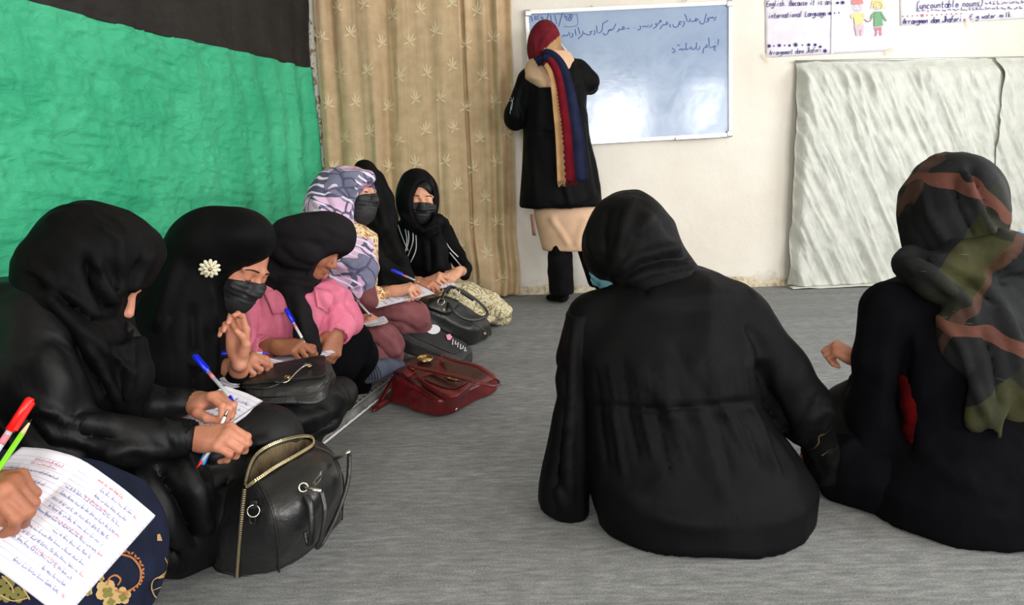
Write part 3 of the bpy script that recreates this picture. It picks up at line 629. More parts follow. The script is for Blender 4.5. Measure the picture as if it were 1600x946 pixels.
# ---------------------------------------------------------------- figures: heads, hands, garments
from mathutils.bvhtree import BVHTree
def s_eval(s, p):
    D = np.full(p.shape[:-1], 1.0)
    for op, f, l, u, k in s.ops:
        d = f(p); k = max(k, 1e-5)
        if op == 'u': t = np.clip(.5+.5*(D-d)/k, 0, 1); D = D+(d-D)*t-k*t*(1-t)
        elif op == 's': d = -d; t = np.clip(.5-.5*(D-d)/k, 0, 1); D = D+(d-D)*t+k*t*(1-t)
    return D
def join(*ms):
    V = []; F = []; n = 0
    for v, f in ms: V.append(v); F.append(f+n); n += len(v)
    return np.concatenate(V), np.concatenate(F)
def frm(f, u):
    f = nz(f); x = nz(np.cross(f, u)); return np.stack([x, f, np.cross(x, f)], 1)
def head(c, Mh, sc=1.0):
    s = S(); W = lambda *a: c+Mh@np.array(a)*sc
    def e(p_, r, k=.012, op='u'): s.ell(W(*p_), np.array(r)*sc, Mh, k*sc, op)
    e((0, -.015, .035), (.074, .092, .085)); e((0, .028, -.03), (.060, .062, .085), .03); e((0, .058, -.088), (.028, .028, .022), .03)
    for x in (-1, 1):
        e((x*.032, .098, .004), (.020, .020, .013), .014, 's')
    for x in (-1, 1):
        e((x*.0305, .0735, .003), (.0145, .0145, .0135), .004); e((x*.036, .060, -.028), (.026, .028, .024), .02); e((x*.012, .098, -.034), (.0085, .010, .008), .008); e((x*.074, -.007, -.012), (.006, .017, .029), .008)
        s.cap(W(x*.012, .086, .022), W(x*.048, .072, .020), .0085*sc, .006*sc, .012*sc)
    s.cap(W(0, .084, .016), W(0, .108, -.026), .0085*sc, .011*sc, .010*sc)
    e((0, .089, -.056), (.023, .012, .0055), .006); e((0, .087, -.066), (.019, .012, .006), .006)
    s.cap(W(0, -.015, -.06), W(0, -.035, -.13), .046*sc, .046*sc, .03*sc)
    return s
def maskpart(root, hs, c, Mh, mat, sc=1.0, h=.0035, top=-.012, strap=True, low=-.112):
    loc = lambda p: ((p-c)@Mh)/sc
    def f(p):
        q = loc(p); d = s_eval(hs, p)-.0065+.0012*np.sin(q[..., 2]*420)*np.clip((q[..., 1]-.03)*20, 0, 1)
        y = q[..., 1]; z = q[..., 2]; x = q[..., 0]
        t = top+np.clip((y-.07)*.55, -.1, .1)*.6-np.clip(np.abs(x)-.03, 0, 1)*.1
        # bridge the nose-to-chin hollow
        tent = np.sqrt((x/.052)**2+((y-.045)/.062)**2+((z+.062)/.068)**2)
        d = np.minimum(d, (tent-1)*.045)
        r = np.maximum(np.maximum(z-t, low-z), np.maximum(.012+np.clip(-.05-z, 0, 1)*.35-y, np.abs(x)-.066)); return np.maximum(d, r*sc)
    lo = c-.16*sc; hi = c+.16*sc; o = mk('face_mask', *S().fn(f, lo, hi, .001).mesh(h), mat, root)
    if strap:
        for x in (-1, 1):
            mb = MB(); mb.tube(cr([c+Mh@np.array(a)*sc for a in ((x*.062, .016, -.018), (x*.072, .004, -.004), (x*.078, -.014, .012), (x*.080, -.024, -.006))], 4), .0013, 6); mb.ok('ear_loop', mat, o)
    return o
def lids(root, c, Mh, sc=1.0, sides=(-1, 1), brow=True, openv=False):
    W = lambda *a: c+Mh@np.array(a)*sc
    for x in sides:
        mb = MB(); mb.tube(cr([W(x*.017, .0835, -.003), W(x*.024, .0868, -.0058), W(x*.033, .0868, -.0062), W(x*.043, .0815, -.0015)], 4), [.0008]+[.0016]*11+[.0006], 6); mb.ok('eyelashes', M['lash'], root)
        if brow:
            mb = MB(); mb.tube(cr([W(x*.013, .0945, .025), W(x*.024, .0945, .028), W(x*.038, .0865, .0265), W(x*.050, .074, .018)], 4), [.001]+[.0027]*7+[.0022]*4+[.0008], 8, flat=.8); mb.ok('eyebrow', M['brow'], root)
def rot(v, ax, a): return v*math.cos(a)+np.cross(ax, v)*math.sin(a)+ax*(ax@v)*(1-math.cos(a))
GRIP = dict(c=((38, 50, 25), (52, 62, 35), (66, 74, 40), (74, 74, 40)), th=((.018, .014, -.010), (.038, .046, -.024), (.036, .072, -.036), (.026, .094, -.046)))
REST = dict(c=((25, 40, 20), (32, 48, 24), (38, 52, 26), (44, 55, 28)), th=((.018, .014, -.008), (.044, .044, -.020), (.050, .070, -.030), (.046, .092, -.038)))
FIST = dict(c=((62, 70, 35), (68, 76, 38), (72, 78, 40), (74, 76, 42)), th=((.018, .014, -.010), (.040, .046, -.028), (.030, .070, -.044), (.008, .080, -.052)))
def hand(W, fwd, nrm, right=True, g=GRIP, sc=.92, arm=None, h=.0023, spread=(5, 1, -3, -8)):
    Y = nz(fwd); Z = nz(nrm-Y*(np.dot(nrm, Y))); X = np.cross(Z, Y) if right else np.cross(Y, Z); Mh = np.stack([X, Y, Z], 1)
    L = lambda *a: W+Mh@np.array(a)*sc
    s = S(); tips = []
    fb_ = ((.026, .082, 0), (.0085, .087, .002), (-.0095, .082, .001), (-.027, .073, -.003)); ln = ((.042, .025, .021), (.046, .029, .022), (.042, .027, .021), (.033, .021, .019)); rd = (.0085, .0086, .0082, .0074)
    s.cap(L(0, -.02, 0), L(0, .012, 0), .021*sc, .022*sc, .01)
    for (bx, by, bz), l, r, cu, sp in zip(fb_, ln, rd, g['c'], spread):
        s.cap(L(bx*.45, .012, -.002), L(bx, by, bz-.002), .0165*sc, .0105*sc, .012)
        d = rot(Y, Z, math.radians(-sp if right else sp)*1.0); ax = nz(np.cross(d, Z))*-1; p = L(bx, by, bz-.001); a = 0; rr_ = r*1.12
        for i, (li, c_) in enumerate(zip(l, cu)):
            a += math.radians(c_); dd = d*math.cos(a)-Z*math.sin(a); q = p+dd*li*sc; r2 = r*(1.0, .92, .80)[i]
            s.cap(p, q, rr_*sc, r2*sc, .0025 if i else .006); s.ell(p, rr_*sc*1.06, None, .003); p = q; rr_ = r2
        tips.append((p, dd, rot(Z, nz(np.cross(d, Z)), -a) if 0 else nz(Z*math.cos(a)+d*math.sin(a)), r2*sc))
    T = [L(*t) for t in g['th']]
    s.chain([(T[0], .017*sc), (T[1], .0125*sc), (T[2], .0105*sc), (T[3], .0085*sc)], .006)
    tips.append((T[3], nz(T[3]-T[2]), nz(X*.7+Z*.3), .0085*sc))
    s.ell(L(.022, .035, -.014), np.array([.016, .026, .013])*sc, Mh, .012); s.ell(L(-.020, .035, -.010), np.array([.013, .03, .011])*sc, Mh, .012)
    if arm is not None:
        s.cap(W, W+(arm-W)*.35, .020*sc, .027*sc, .012); s.cap(W+(arm-W)*.35, arm, .027*sc, .033*sc, .01)
    return s.mesh(h), tips, L
def nails(root, tips, which=(0, 1, 2, 3, 4)):
    for i in which:
        p, d, n, r = tips[i]; s = S().ell(p+n*r*.72+d*r*.25, (r*.62, r*.9, r*.22), np.stack([nz(np.cross(d, n)), d, nz(np.cross(nz(np.cross(d, n)), d))], 1)); mk('fingernail', *s.mesh(.0013), M['nail'], root)
def ch(*a): # chain of (px,py,Y,r_px)
    return [(P(x, y, Y), R(r, Y)) for x, y, Y, r in a]
def rows(*a, dy=None): # loft rows: (py, pxL, pxR, Y, ry)
    out = []
    for py, l, r, Y, ry in a:
        c = P((l+r)/2, py, Y); out.append((c, (r-l)/2*(Y*.985+.06)/FOC*.97, ry, 0))
    return out
def E(px, py, Y, rx, ry, rz, tilt=0): # ellipsoid in picture terms: radii in px, depth radius in m
    a = math.radians(tilt); X = CR*math.cos(a)+CU*math.sin(a); Z = -CR*math.sin(a)+CU*math.cos(a)
    return dict(c=P(px, py, Y), r=np.array([R(rx, Y), rz, R(ry, Y)]), M=np.stack([X, CF, Z], 1))
def adde(s, e, k=.02, op='u'): return s.ell(e['c'], e['r'], e['M'], k, op)
def bvh(o):
    off = Vector(OFF[o.name].tolist()); me = o.data
    return BVHTree.FromPolygons([v.co+off for v in me.vertices], [tuple(p.vertices) for p in me.polygons])
def hit(t, px, py, off=.0015):
    d = Vector(nz(ray(px, py)).tolist()); h_ = t.ray_cast(Vector(CO.tolist()), d)
    if h_[0] is None: return None
    return np.array(h_[0])+np.array(h_[1])*off, np.array(h_[1])
def drape(mb, t, pts, wd, off=.0015, step=4):
    """a flat stitched/printed line laid on a surface, given by picture points"""
    P2 = cr([np.array([*p_, 0.0]) for p_ in pts], 5) if len(pts) > 2 else [np.array([*pts[0], 0.])*(1-a)+np.array([*pts[1], 0.])*a for a in np.linspace(0, 1, 6)]
    V = []; Nn = []
    for q in P2:
        h_ = hit(t, q[0], q[1], off)
        if h_ is None: continue
        V.append(h_[0]); Nn.append(h_[1])
    if len(V) < 2: return
    W = []
    for i in range(len(V)):
        tg = nz(V[min(i+1, len(V)-1)]-V[max(i-1, 0)]+1e-9); sd = nz(np.cross(Nn[i], tg)); wv = wd if np.ndim(wd) == 0 else np.interp(i/(len(V)-1), np.linspace(0, 1, len(wd)), wd); W += [V[i]-sd*wv/2, V[i]+sd*wv/2]
    mb.add(W, [(2*i, 2*i+2, 2*i+3, 2*i+1) for i in range(len(V)-1)])
def dpatch(mb, t, pts, off=.0015):
    c = np.mean(pts, 0); H_ = [hit(t, *c, off)]+[hit(t, *p_, off) for p_ in pts]
    if any(h_ is None for h_ in H_): return
    n = len(pts); mb.add([h_[0] for h_ in H_], [(0, 1+(i+1) % n, 1+i) for i in range(n)])
def bodycore(root, hd, nodes, hands, mat, h=.011, headh=.0045, under=None):
    """one continuous body: head and neck, trunk, limbs and hands"""
    s = S()
    for c_ in nodes: s.chain([(p_, min(r_, .088)) for p_, r_ in c_], .03)
    parts = [s.mesh(h)] if nodes else []
    if hd is not None: parts.append(hd.mesh(headh))
    V, F = join(*parts, *hands); mi = np.zeros(len(F), int); mi[:len(parts[0][1])] = 1
    return mk('body', V, F, [mat, under or M['black']], root, midx=mi)

# ======== woman at the whiteboard ========
YT = 4.42
T = thing('person', 'woman standing with her back turned, writing on the whiteboard', 'person', Fz(880, 468))
fT = cv(.35, .0, -.94); MT = frm(fT, cv(0, 1, .05)); hT = head(P(851, 70, YT), MT, 1.0)
hnd, tips, _ = hand(P(884, 92, 4.58), cv(-.55, .75, -.35), cv(.2, -.1, .9), True, GRIP, .9, P(922, 130, 4.50))
bodycore(T, hT, [ch((851, 110, YT, 14), (862, 160, YT, 30), (868, 230, YT, 32), (870, 270, YT, 30)), ch((868, 270, YT, 24), (872, 350, YT, 17), (876, 455, YT, 11)), ch((888, 270, YT+.05, 22), (905, 350, YT+.12, 16), (928, 440, YT+.2, 10)),
  ch((900, 118, YT, 13), (922, 135, YT+.08, 11), (922, 130, 4.50, 9)), ch((825, 130, YT, 13), (806, 185, YT+.05, 10), (822, 165, YT+.2, 8))], [hnd], M['skin'])
s = S().loft(rows((84, 852, 880, YT, .06), (98, 836, 902, YT, .09), (112, 822, 914, YT, .11), (135, 815, 918, YT, .125), (170, 817, 915, YT, .13), (210, 819, 921, YT, .14), (250, 817, 930, YT, .155), (300, 813, 939, YT, .17), (322, 811, 941, YT, .175)), .02, pw=2.2)
s.chain(ch((826, 124, YT-.02, 15), (806, 178, YT, 15), (806, 186, YT+.03, 15), (826, 170, YT+.16, 12)), .02)
s.chain(ch((904, 108, YT, 15), (920, 128, YT+.03, 16), (919, 132, YT+.06, 14), (893, 104, YT+.14, 10)), .02)
s.cap(P(840, 345, YT-.3), P(905, 345, YT-.3), .0, .0, .001) if 0 else None
s.ell(P(876, 352, YT), (.20, .15, .06), None, .02, 's')
V, F = s.mesh(.011)
V = folds(V, F, [([(822, 215), (835, 280), (838, 325)], 7, .008), ([(905, 150), (912, 230), (925, 315)], 6, .010), ([(868, 250), (884, 295), (893, 330)], 4, .010), ([(842, 205), (862, 212), (880, 205)], 5, -.008), ([(920, 210), (930, 260), (935, 310)], 4, -.010), ([(818, 135), (812, 160), (818, 190)], 4, -.012), ([(905, 125), (900, 160), (905, 200)], 4, -.008), ([(850, 318), (890, 328), (930, 315)], 5, -.006)])
V = wrinkle(V, F, .004, 9, (0, 0, 1), 4, 3); coat = mk('coat', V, F, M['black'], T)
cT = bvh(coat); mb = MB()
for pts in (((797, 150), (801, 160), (799, 172)), ((803, 152), (799, 165), (797, 178)), ((796, 158), (801, 158))): drape(mb, cT, pts, .004)
mb.ok('sleeve_emblem', plain('grey print', srgb(150, 165, 180), .7), coat)
s = S().loft(rows((300, 830, 938, YT+.03, .12), (340, 834, 940, YT+.03, .125), (390, 846, 946, YT+.05, .12)), .01, pw=2.0)
s.cap(P(896, 398, YT-.12), P(894, 388, YT-.12), .014, .004, .01, 's')
V, F = s.mesh(.010); V = folds(V, F, [([(858, 335), (880, 365), (893, 388)], 6, .010), ([(866, 338), (888, 372), (897, 388)], 5, -.006), ([(915, 335), (905, 370), (900, 390)], 6, .008)]); mk('skirt', V, F, M['beige'], T)
mb = MB(); X, F, uv = sheet(lambda U, Vv: P(831, 335, YT-.12)*(1-Vv)[..., None]+P(835, 368, YT-.1)*Vv[..., None]+np.array([.022, 0, 0])*(U-.5)[..., None], 3, 6, .004); mk('coat_belt', X, F, cloth('dusty brown cloth', srgb(120, 88, 78), .9), T)
s = S().chain(ch((871, 380, YT+.03, 13), (875, 400, YT+.02, 18), (876, 425, YT, 19), (878, 453, YT, 19)), .01); s.chain(ch((914, 380, YT+.10, 13), (924, 415, YT+.12, 11), (942, 452, YT+.12, 9)), .01)
s.plane(P(878, 459, YT), (0, 0, -1)); V, F = s.mesh(.009); V = wrinkle(V, F, .003, 12, (0, 0, 1), 3, 5); mk('trousers', V, F, M['velvet'], T)
for (px, py, y) in ((878, 467, YT), (946, 463, YT+.1)):
    b = Fz(px, py+4); s = S().ell(b+[-.0, 0, .03], (.042, .105, .032)); s.ell(b+[-.045, .02, .022], (.055, .05, .024), None, .02); s.cap(b+[.0, -.02, .05], b+[0, -.02, .11], .036, .034, .02); s.plane(b+[0, 0, .003], (0, 0, -1)); mk('shoe', *s.mesh(.006), M['velvet'], T)
s = adde(S(), E(850, 72, YT-.005, 25.5, 38, .125, -4)); s.chain(ch((850, 92, YT-.03, 19), (856, 112, YT-.03, 19)), .02)
V, F = s.mesh(.008); V = folds(V, F, [([(868, 42), (850, 60), (842, 82)], 3, .006), ([(835, 60), (838, 85), (850, 98)], 4, .006), ([(872, 58), (858, 80), (848, 95)], 3, -.006)])
q = proj((V[F[:, 0]]+V[F[:, 2]])/2); mi = ((q[:, 1] > 88-(q[:, 0]-838)*.9) & (q[:, 1] > 52) & (q[:, 0] > 840)).astype(int)
M['maroonk'] = cloth('maroon knit', srgb(94, 24, 34), .95, srgb(118, 38, 48), spec=.1, wr=.2, wscale=30); M['tank'] = cloth('tan knit', srgb(160, 122, 84), .95, srgb(182, 146, 106), spec=.1); M['navyk'] = cloth('navy knit', srgb(24, 28, 50), .95, srgb(34, 38, 62), spec=.1)
M['redk'] = cloth('deep red knit', srgb(88, 12, 24), .95, srgb(112, 20, 32), spec=.1)
mk('headscarf', V, F, [M['maroonk'], M['tank']], T, midx=mi)
s = S().loft(rows((82, 838, 890, YT-.01, .10), (96, 824, 898, YT-.01, .125), (110, 819, 896, YT-.015, .135), (124, 818, 880, YT-.02, .14), (140, 838, 866, YT-.02, .142)), .01, pw=2.2)
V, F = s.mesh(.009); V = folds(V, F, [([(825, 118), (845, 124), (862, 128)], 4, .006), ([(842, 105), (856, 118), (862, 138)], 3, -.006)]); mk('collar_cape', V, F, M['beige'], T)
def tail(U, Vv):
    ctl = [(P(836, 96, YT-.17), 9), (P(853, 90, YT-.20), 12), (P(868, 104, YT-.21), 14), (P(877, 130, YT-.20), 16), (P(884, 170, YT-.20), 19), (P(890, 215, YT-.22), 21), (P(895, 283, YT-.24), 23)]
    c = np.array(cr([a for a, b in ctl], 8)); wd = np.array([R(b, YT) for b in np.interp(np.linspace(0, 6, len(c)), range(7), [b for a, b in ctl])]); t = Vv*(len(c)-1); i = np.clip(t.astype(int), 0, len(c)-2); f = (t-i)[..., None]
    p = c[i]*(1-f)+c[i+1]*f; tg = nz0(c[i+1]-c[i]); sd = nz0(np.cross(tg, -CF)); sd = np.where((sd@CR)[..., None] < 0, -sd, sd); sd = np.where(Vv[..., None] < .12, nz0(sd+np.array([0, 0, .6])), sd)
    return p+sd*((U*2-1)*np.interp(t, range(len(c)), wd))[..., None]+(-CF)*(.012*np.cos((U-.5)*3.1)+.006*np.sin(U*16+Vv*3))[..., None]
X, F, uv = sheet(tail, 40, 90, .006); ce = uv[F].mean(1); mi = np.where(ce[:, 0] < .27+.008*np.sin(ce[:, 1]*260), 0, np.where(ce[:, 0] < .60, 1, 2)); mi = np.where(ce[:, 1] < .22, 2, mi); mi = np.where((ce[:, 1] < .22) & (ce[:, 0] < .2), 1, mi)
sc_ = mk('scarf_tail', X, F, [M['tank'], M['redk'], M['navyk']], T, midx=mi, uv=uv)
for a, b, mt in ((.02, .27, 'tank'), (.28, .6, 'redk')):
    mb = MB()
    for u in np.linspace(a, b, 9): p0 = tail(np.array(u), np.array(.995)); p0 = p0.reshape(3); mb.tube([p0, p0+[random.uniform(-.006, .006), 0, -.018], p0+[random.uniform(-.01, .01), 0, -.035]], [.003, .0025, .0015], 5)
    o = mb.ok('fringe', M[mt], sc_); o['kind'] = 'stuff'
pen_p = P(922, 60, 4.66)
# ======== pens and paper helpers ========
def pen(name, label, a, b, cap=None, body='white', capl=.33, cat='pen', group=None, r=.0042, tipc='chrome', ends='blue'):
    """a: cap end, b: writing tip (picture x, y, depth)"""
    A = P(*a) if len(a) == 3 else a; B = P(*b); d = nz(B-A); L = np.linalg.norm(B-A); t = thing(name, label, cat, (A+B)/2, group)
    MB().tube([A+d*L*capl*.9, A+d*(L-.022), A+d*(L-.016)], [r, r, r*.85], 8).ok('barrel', M[body], t)
    MB().tube([A+d*(L-.017), A+d*(L-.004), B], [r*.95, r*.45, r*.2], 8).ok('tip', M[tipc], t)
    if cap:
        mb = MB().tube([A, A+d*.004, A+d*L*capl], [r*.9, r*1.35, r*1.3], 10); sd = nz(np.cross(d, CF)); mb.ok('cap', M[cap], t)
        mb = MB().box(A+d*L*capl*.5+sd*r*1.5-CF*r*.4, (r*.35, L*capl*.42, r*.5), frm(d, sd)); mb.ok('clip', M[cap], t, False)
        mb = MB().tube([A+d*L*(capl+.04), A+d*L*(capl+.14)], [r*1.04]*2, 8); mb.ok('printed_band', M['inkr'], t)
    return t
pen('marker_pen', 'short marker in the raised hand of the woman at the whiteboard', (886, 82, 4.60), (874, 66, 4.735), None, 'white', .0, 'marker', r=.007)
# ======== woman in black at centre right, back to the viewer ========
C7 = thing('person', 'woman in gathered black abaya seated on the carpet, back turned, head bent left', 'person', P(1095, 816, 1.65))
f7 = cv(-.62, -.52, -.58); M7 = frm(f7, cv(-.35, .85, -.25)); c7 = P(972, 388, 1.86); h7 = head(c7, M7, 1.0)
hR, tp, _ = hand(P(1286, 700, 1.78), cv(.05, -.3, -.95), cv(.5, .8, .2), True, FIST, .7)
bodycore(C7, h7, [ch((985, 420, 1.86, 30), (1045, 500, 1.74, 60), (1060, 600, 1.68, 85), (1085, 740, 1.66, 100)), ch((1160, 480, 1.74, 32), (1256, 620, 1.74, 24), (1284, 690, 1.72, 12)), ch((935, 500, 1.76, 28), (905, 600, 1.76, 24), (930, 680, 1.86, 15)),
   ch((1130, 760, 1.7, 60), (1220, 760, 1.9, 45), (1100, 760, 2.05, 35)), ch((1040, 760, 1.7, 60), (960, 760, 1.9, 45), (1080, 770, 2.08, 35))], [hR], M['skin'])
s = S().loft(rows((418, 1010, 1085, 1.80, .08), (430, 980, 1122, 1.79, .11), (450, 945, 1165, 1.775, .125), (470, 918, 1182, 1.765, .12), (500, 902, 1198, 1.75, .135), (550, 897, 1205, 1.72, .145), (600, 900, 1196, 1.70, .145), (628, 906, 1192, 1.69, .142), (670, 904, 1218, 1.68, .15), (720, 904, 1258, 1.66, .175), (760, 906, 1284, 1.65, .195), (800, 916, 1280, 1.65, .205), (816, 924, 1272, 1.65, .205)), .02, pw=2.15)
s.chain(ch((1158, 492, 1.74, 36), (1218, 585, 1.72, 44), (1258, 640, 1.70, 44), (1283, 690, 1.70, 27)), .03)
s.chain(ch((930, 500, 1.75, 42), (905, 560, 1.74, 34)), .03)
s.plane((0, 0, .004), (0, 0, -1)); V, F = s.mesh(.009)
fl7 = [([(1190, 560), (1200, 610), (1240, 690)], 9, -.014), ([(1165, 500), (1192, 545), (1195, 600)], 8, -.008)]
for i in range(13):
    x = 935+i*21; fl7.append(([(x, 625+3*math.sin(i)), (x+6+i*1.5, 668), (x+16+i*3.2, 735+18*math.sin(i*1.9))], 4.2, (.0055 if i % 2 else -.0045)))
    fl7.append(([(x+4, 628), (x+1, 606), (x-4, 575-10*(i % 3))], 3.5, .003 if i % 2 else -.003))
fl7 += [([(905, 632), (1000, 640), (1100, 636), (1192, 626)], 5, -.007), ([(985, 560), (1040, 630), (1090, 700), (1150, 800)], 12, .005), ([(1045, 520), (1085, 600), (1150, 690)], 10, -.004), ([(935, 740), (1010, 800), (1120, 830)], 14, .005), ([(1000, 440), (1010, 452), (1010, 465)], 4, -.006), ([(1262, 660), (1290, 640), (1308, 650)], 5, .006), ([(1240, 690), (1265, 650), (1280, 610)], 6, .006), ([(1258, 700), (1275, 680), (1285, 655)], 5, -.006)]
V = folds(V, F, fl7); V = wrinkle(V, F, .0035, 7, (0, 0, 1), 4, 11); ab = mk('abaya', V, F, M['black'], C7)
s = S().loft(rows((488, 884, 935, 1.73, .04), (540, 878, 930, 1.72, .045), (593, 868, 925, 1.71, .05), (622, 872, 920, 1.70, .05), (700, 856, 922, 1.69, .06), (760, 842, 925, 1.69, .07), (784, 839, 922, 1.69, .07), (803, 868, 920, 1.69, .06)), .02); s.plane((0, 0, .004), (0, 0, -1))
V, F = s.mesh(.008); V = folds(V, F, [([(898, 500), (893, 600), (888, 700), (890, 800)], 6, .010), ([(880, 560), (884, 640), (868, 780)], 6, -.008), ([(870, 760), (882, 790), (878, 802)], 5, .008)]); V = wrinkle(V, F, .004, 9, (0, 0, 1), 4, 2); mk('loose_sleeve', V, F, M['black'], ab)
t7 = bvh(ab); mb = MB()
drape(mb, t7, [(1262, 703), (1272, 700), (1279, 692), (1280, 682), (1290, 677), (1299, 668)], .003); drape(mb, t7, [(1284, 712), (1292, 706), (1300, 702), (1311, 700)], .003); mb.ok('silver_trim', M['gold'], ab)
s = S().chain(ch((1284, 700, 1.70, 26), (1288, 735, 1.72, 24)), .02); V, F = s.mesh(.008); V = wrinkle(V, F, .006, 26, (0, 0, 1), 3, 4); mk('ruffled_cuff', V, F, M['black'], ab)
s = adde(S(), E(983, 366, 1.84, 63, 66, .118, 12)); s.loft(rows((352, 935, 1046, 1.84, .10), (385, 930, 1066, 1.82, .105), (412, 935, 1084, 1.80, .10), (432, 948, 1100, 1.785, .10), (448, 962, 1112, 1.775, .098), (456, 985, 1095, 1.77, .09)), .04)
adde(s, E(935, 400, 1.85, 20, 36, .07, 14), .03)
V, F = s.mesh(.008)
V = folds(V, F, [([(990, 305), (975, 350), (965, 400), (955, 430)], 6, .006), ([(1020, 330), (995, 372), (972, 410), (955, 436)], 8, .009), ([(1000, 360), (982, 395), (962, 428)], 5, -.008), ([(1075, 385), (1030, 392), (995, 402), (960, 432)], 7, .009), ([(1085, 404), (1040, 405), (1000, 415), (965, 440)], 5, -.007), ([(1095, 412), (1060, 420), (1010, 428), (970, 447)], 6, .009), ([(925, 340), (922, 380), (940, 420)], 6, .005), ([(950, 320), (942, 365), (950, 415)], 5, -.005), ([(1030, 345), (1060, 380), (1085, 402)], 8, -.004)])
V = wrinkle(V, F, .0025, 12, cv(.6, -.7, 0), 4, 6); mk('headscarf', V, F, M['black2'], C7)
maskpart(C7, h7, c7, M7, M['bluemask'], 1.0)
# ======== woman at the right edge, plaid scarf ========
C8 = thing('person', 'woman at the right edge in black knit with an olive plaid headscarf, back turned', 'person', P(1520, 816, 1.65))
f8 = cv(.25, -.1, -.95); M8 = frm(f8, cv(0, 1, 0)); h8 = head(P(1488, 330, 1.80), M8, 1.0)
h8h, tp, _ = hand(P(1345, 562, 1.82), cv(-.8, .45, -.3), cv(-.3, .8, .3), False, FIST, .8, P(1375, 585, 1.78))
bodycore(C8, h8, [ch((1490, 420, 1.78, 34), (1500, 500, 1.72, 80), (1510, 620, 1.68, 95), (1510, 740, 1.66, 110)), ch((1385, 480, 1.74, 28), (1372, 620, 1.72, 22), (1350, 570, 1.82, 14)), ch((1430, 760, 1.7, 50), (1370, 740, 1.9, 40), (1500, 760, 2.05, 35))], [h8h], M['skin'])
s = S().loft(rows((432, 1405, 1600, 1.79, .08), (448, 1372, 1632, 1.775, .11), (475, 1352, 1655, 1.76, .13), (520, 1362, 1675, 1.74, .145), (580, 1385, 1680, 1.72, .15), (640, 1392, 1690, 1.70, .155), (700, 1378, 1700, 1.67, .18), (750, 1350, 1705, 1.65, .20), (790, 1345, 1705, 1.65, .21), (816, 1352, 1700, 1.65, .21)), .02, pw=2.2)
s.chain(ch((1388, 482, 1.74, 44), (1370, 560, 1.73, 36), (1362, 640, 1.74, 34), (1352, 600, 1.82, 26)), .02); s.chain(ch((1362, 640, 1.74, 34), (1375, 720, 1.72, 44)), .03)
s.plane((0, 0, .004), (0, 0, -1)); V, F = s.mesh(.009)
V = folds(V, F, [([(1420, 520), (1412, 580), (1408, 640), (1425, 720)], 9, -.016), ([(1400, 470), (1385, 540), (1378, 620)], 12, .004), ([(1440, 700), (1500, 760), (1600, 790)], 12, .004)]); V = wrinkle(V, F, .003, 8, (0, 0, 1), 3, 17); mk('knit_top', V, F, M['knit'], C8)
s = S().chain(ch((1408, 592, 1.605, 4), (1414, 612, 1.60, 5), (1416, 632, 1.588, 8), (1421, 652, 1.582, 6), (1418, 668, 1.584, 6), (1423, 690, 1.588, 2)), .01); V, F = s.mesh(.006); V = wrinkle(V, F, .004, 30, (0, 0, 1), 2, 3); mk('red_dress', V, F, cloth('red cloth', srgb(34, 2, 3), .95, srgb(58, 4, 5), spec=.02), C8, label='red dress showing under the arm')
def darkfloral(name, base, ca, cb, sc=18, thr=.36):
    m = NT(name, .8, Specular_IOR_Level=.2); v = m.co(); n_ = m.noise(v, sc*.8, 2); x = m.n('TexVoronoi'); x.inputs['Scale'].default_value = sc; wv = m.mix(.12, v, m.n('TexNoise').outputs['Color']); m.l(wv, x.inputs['Vector'])
    fl_ = m.ramp(x.outputs['Distance'], [(0, ca), (.16, ca), (.17, cb), (thr, cb), (thr+.02, base)], True); m.col(fl_); m.bump(m.noise(v, 14, 3), .3, .01); return m.m
s = S().chain(ch((1340, 640, 1.86, 48), (1325, 700, 1.80, 40)), .03); s.ell(P(1345, 680, 1.82), (.10, .15, .10), None, .04); s.plane((0, 0, .004), (0, 0, -1)); V, F = s.mesh(.009); V = wrinkle(V, F, .004, 10, (0, 0, 1), 2, 8); s = S().ell(P(1352, 725, 1.78), (.135, .17, .11), None, .05); s.chain(ch((1330, 735, 1.74, 52), (1400, 760, 1.68, 55)), .05); s.plane((0, 0, .004), (0, 0, -1)); V9, F9 = s.mesh(.009); V9 = wrinkle(V9, F9, .004, 10, (0, 0, 1), 2, 8); mk('black_underskirt', V9, F9, M['knit'], C8)
mk('floral_skirt', V, F, darkfloral('dark red floral', (.002, .0015, .0015, 1), srgb(58, 18, 20), srgb(22, 8, 10), 16), C8)
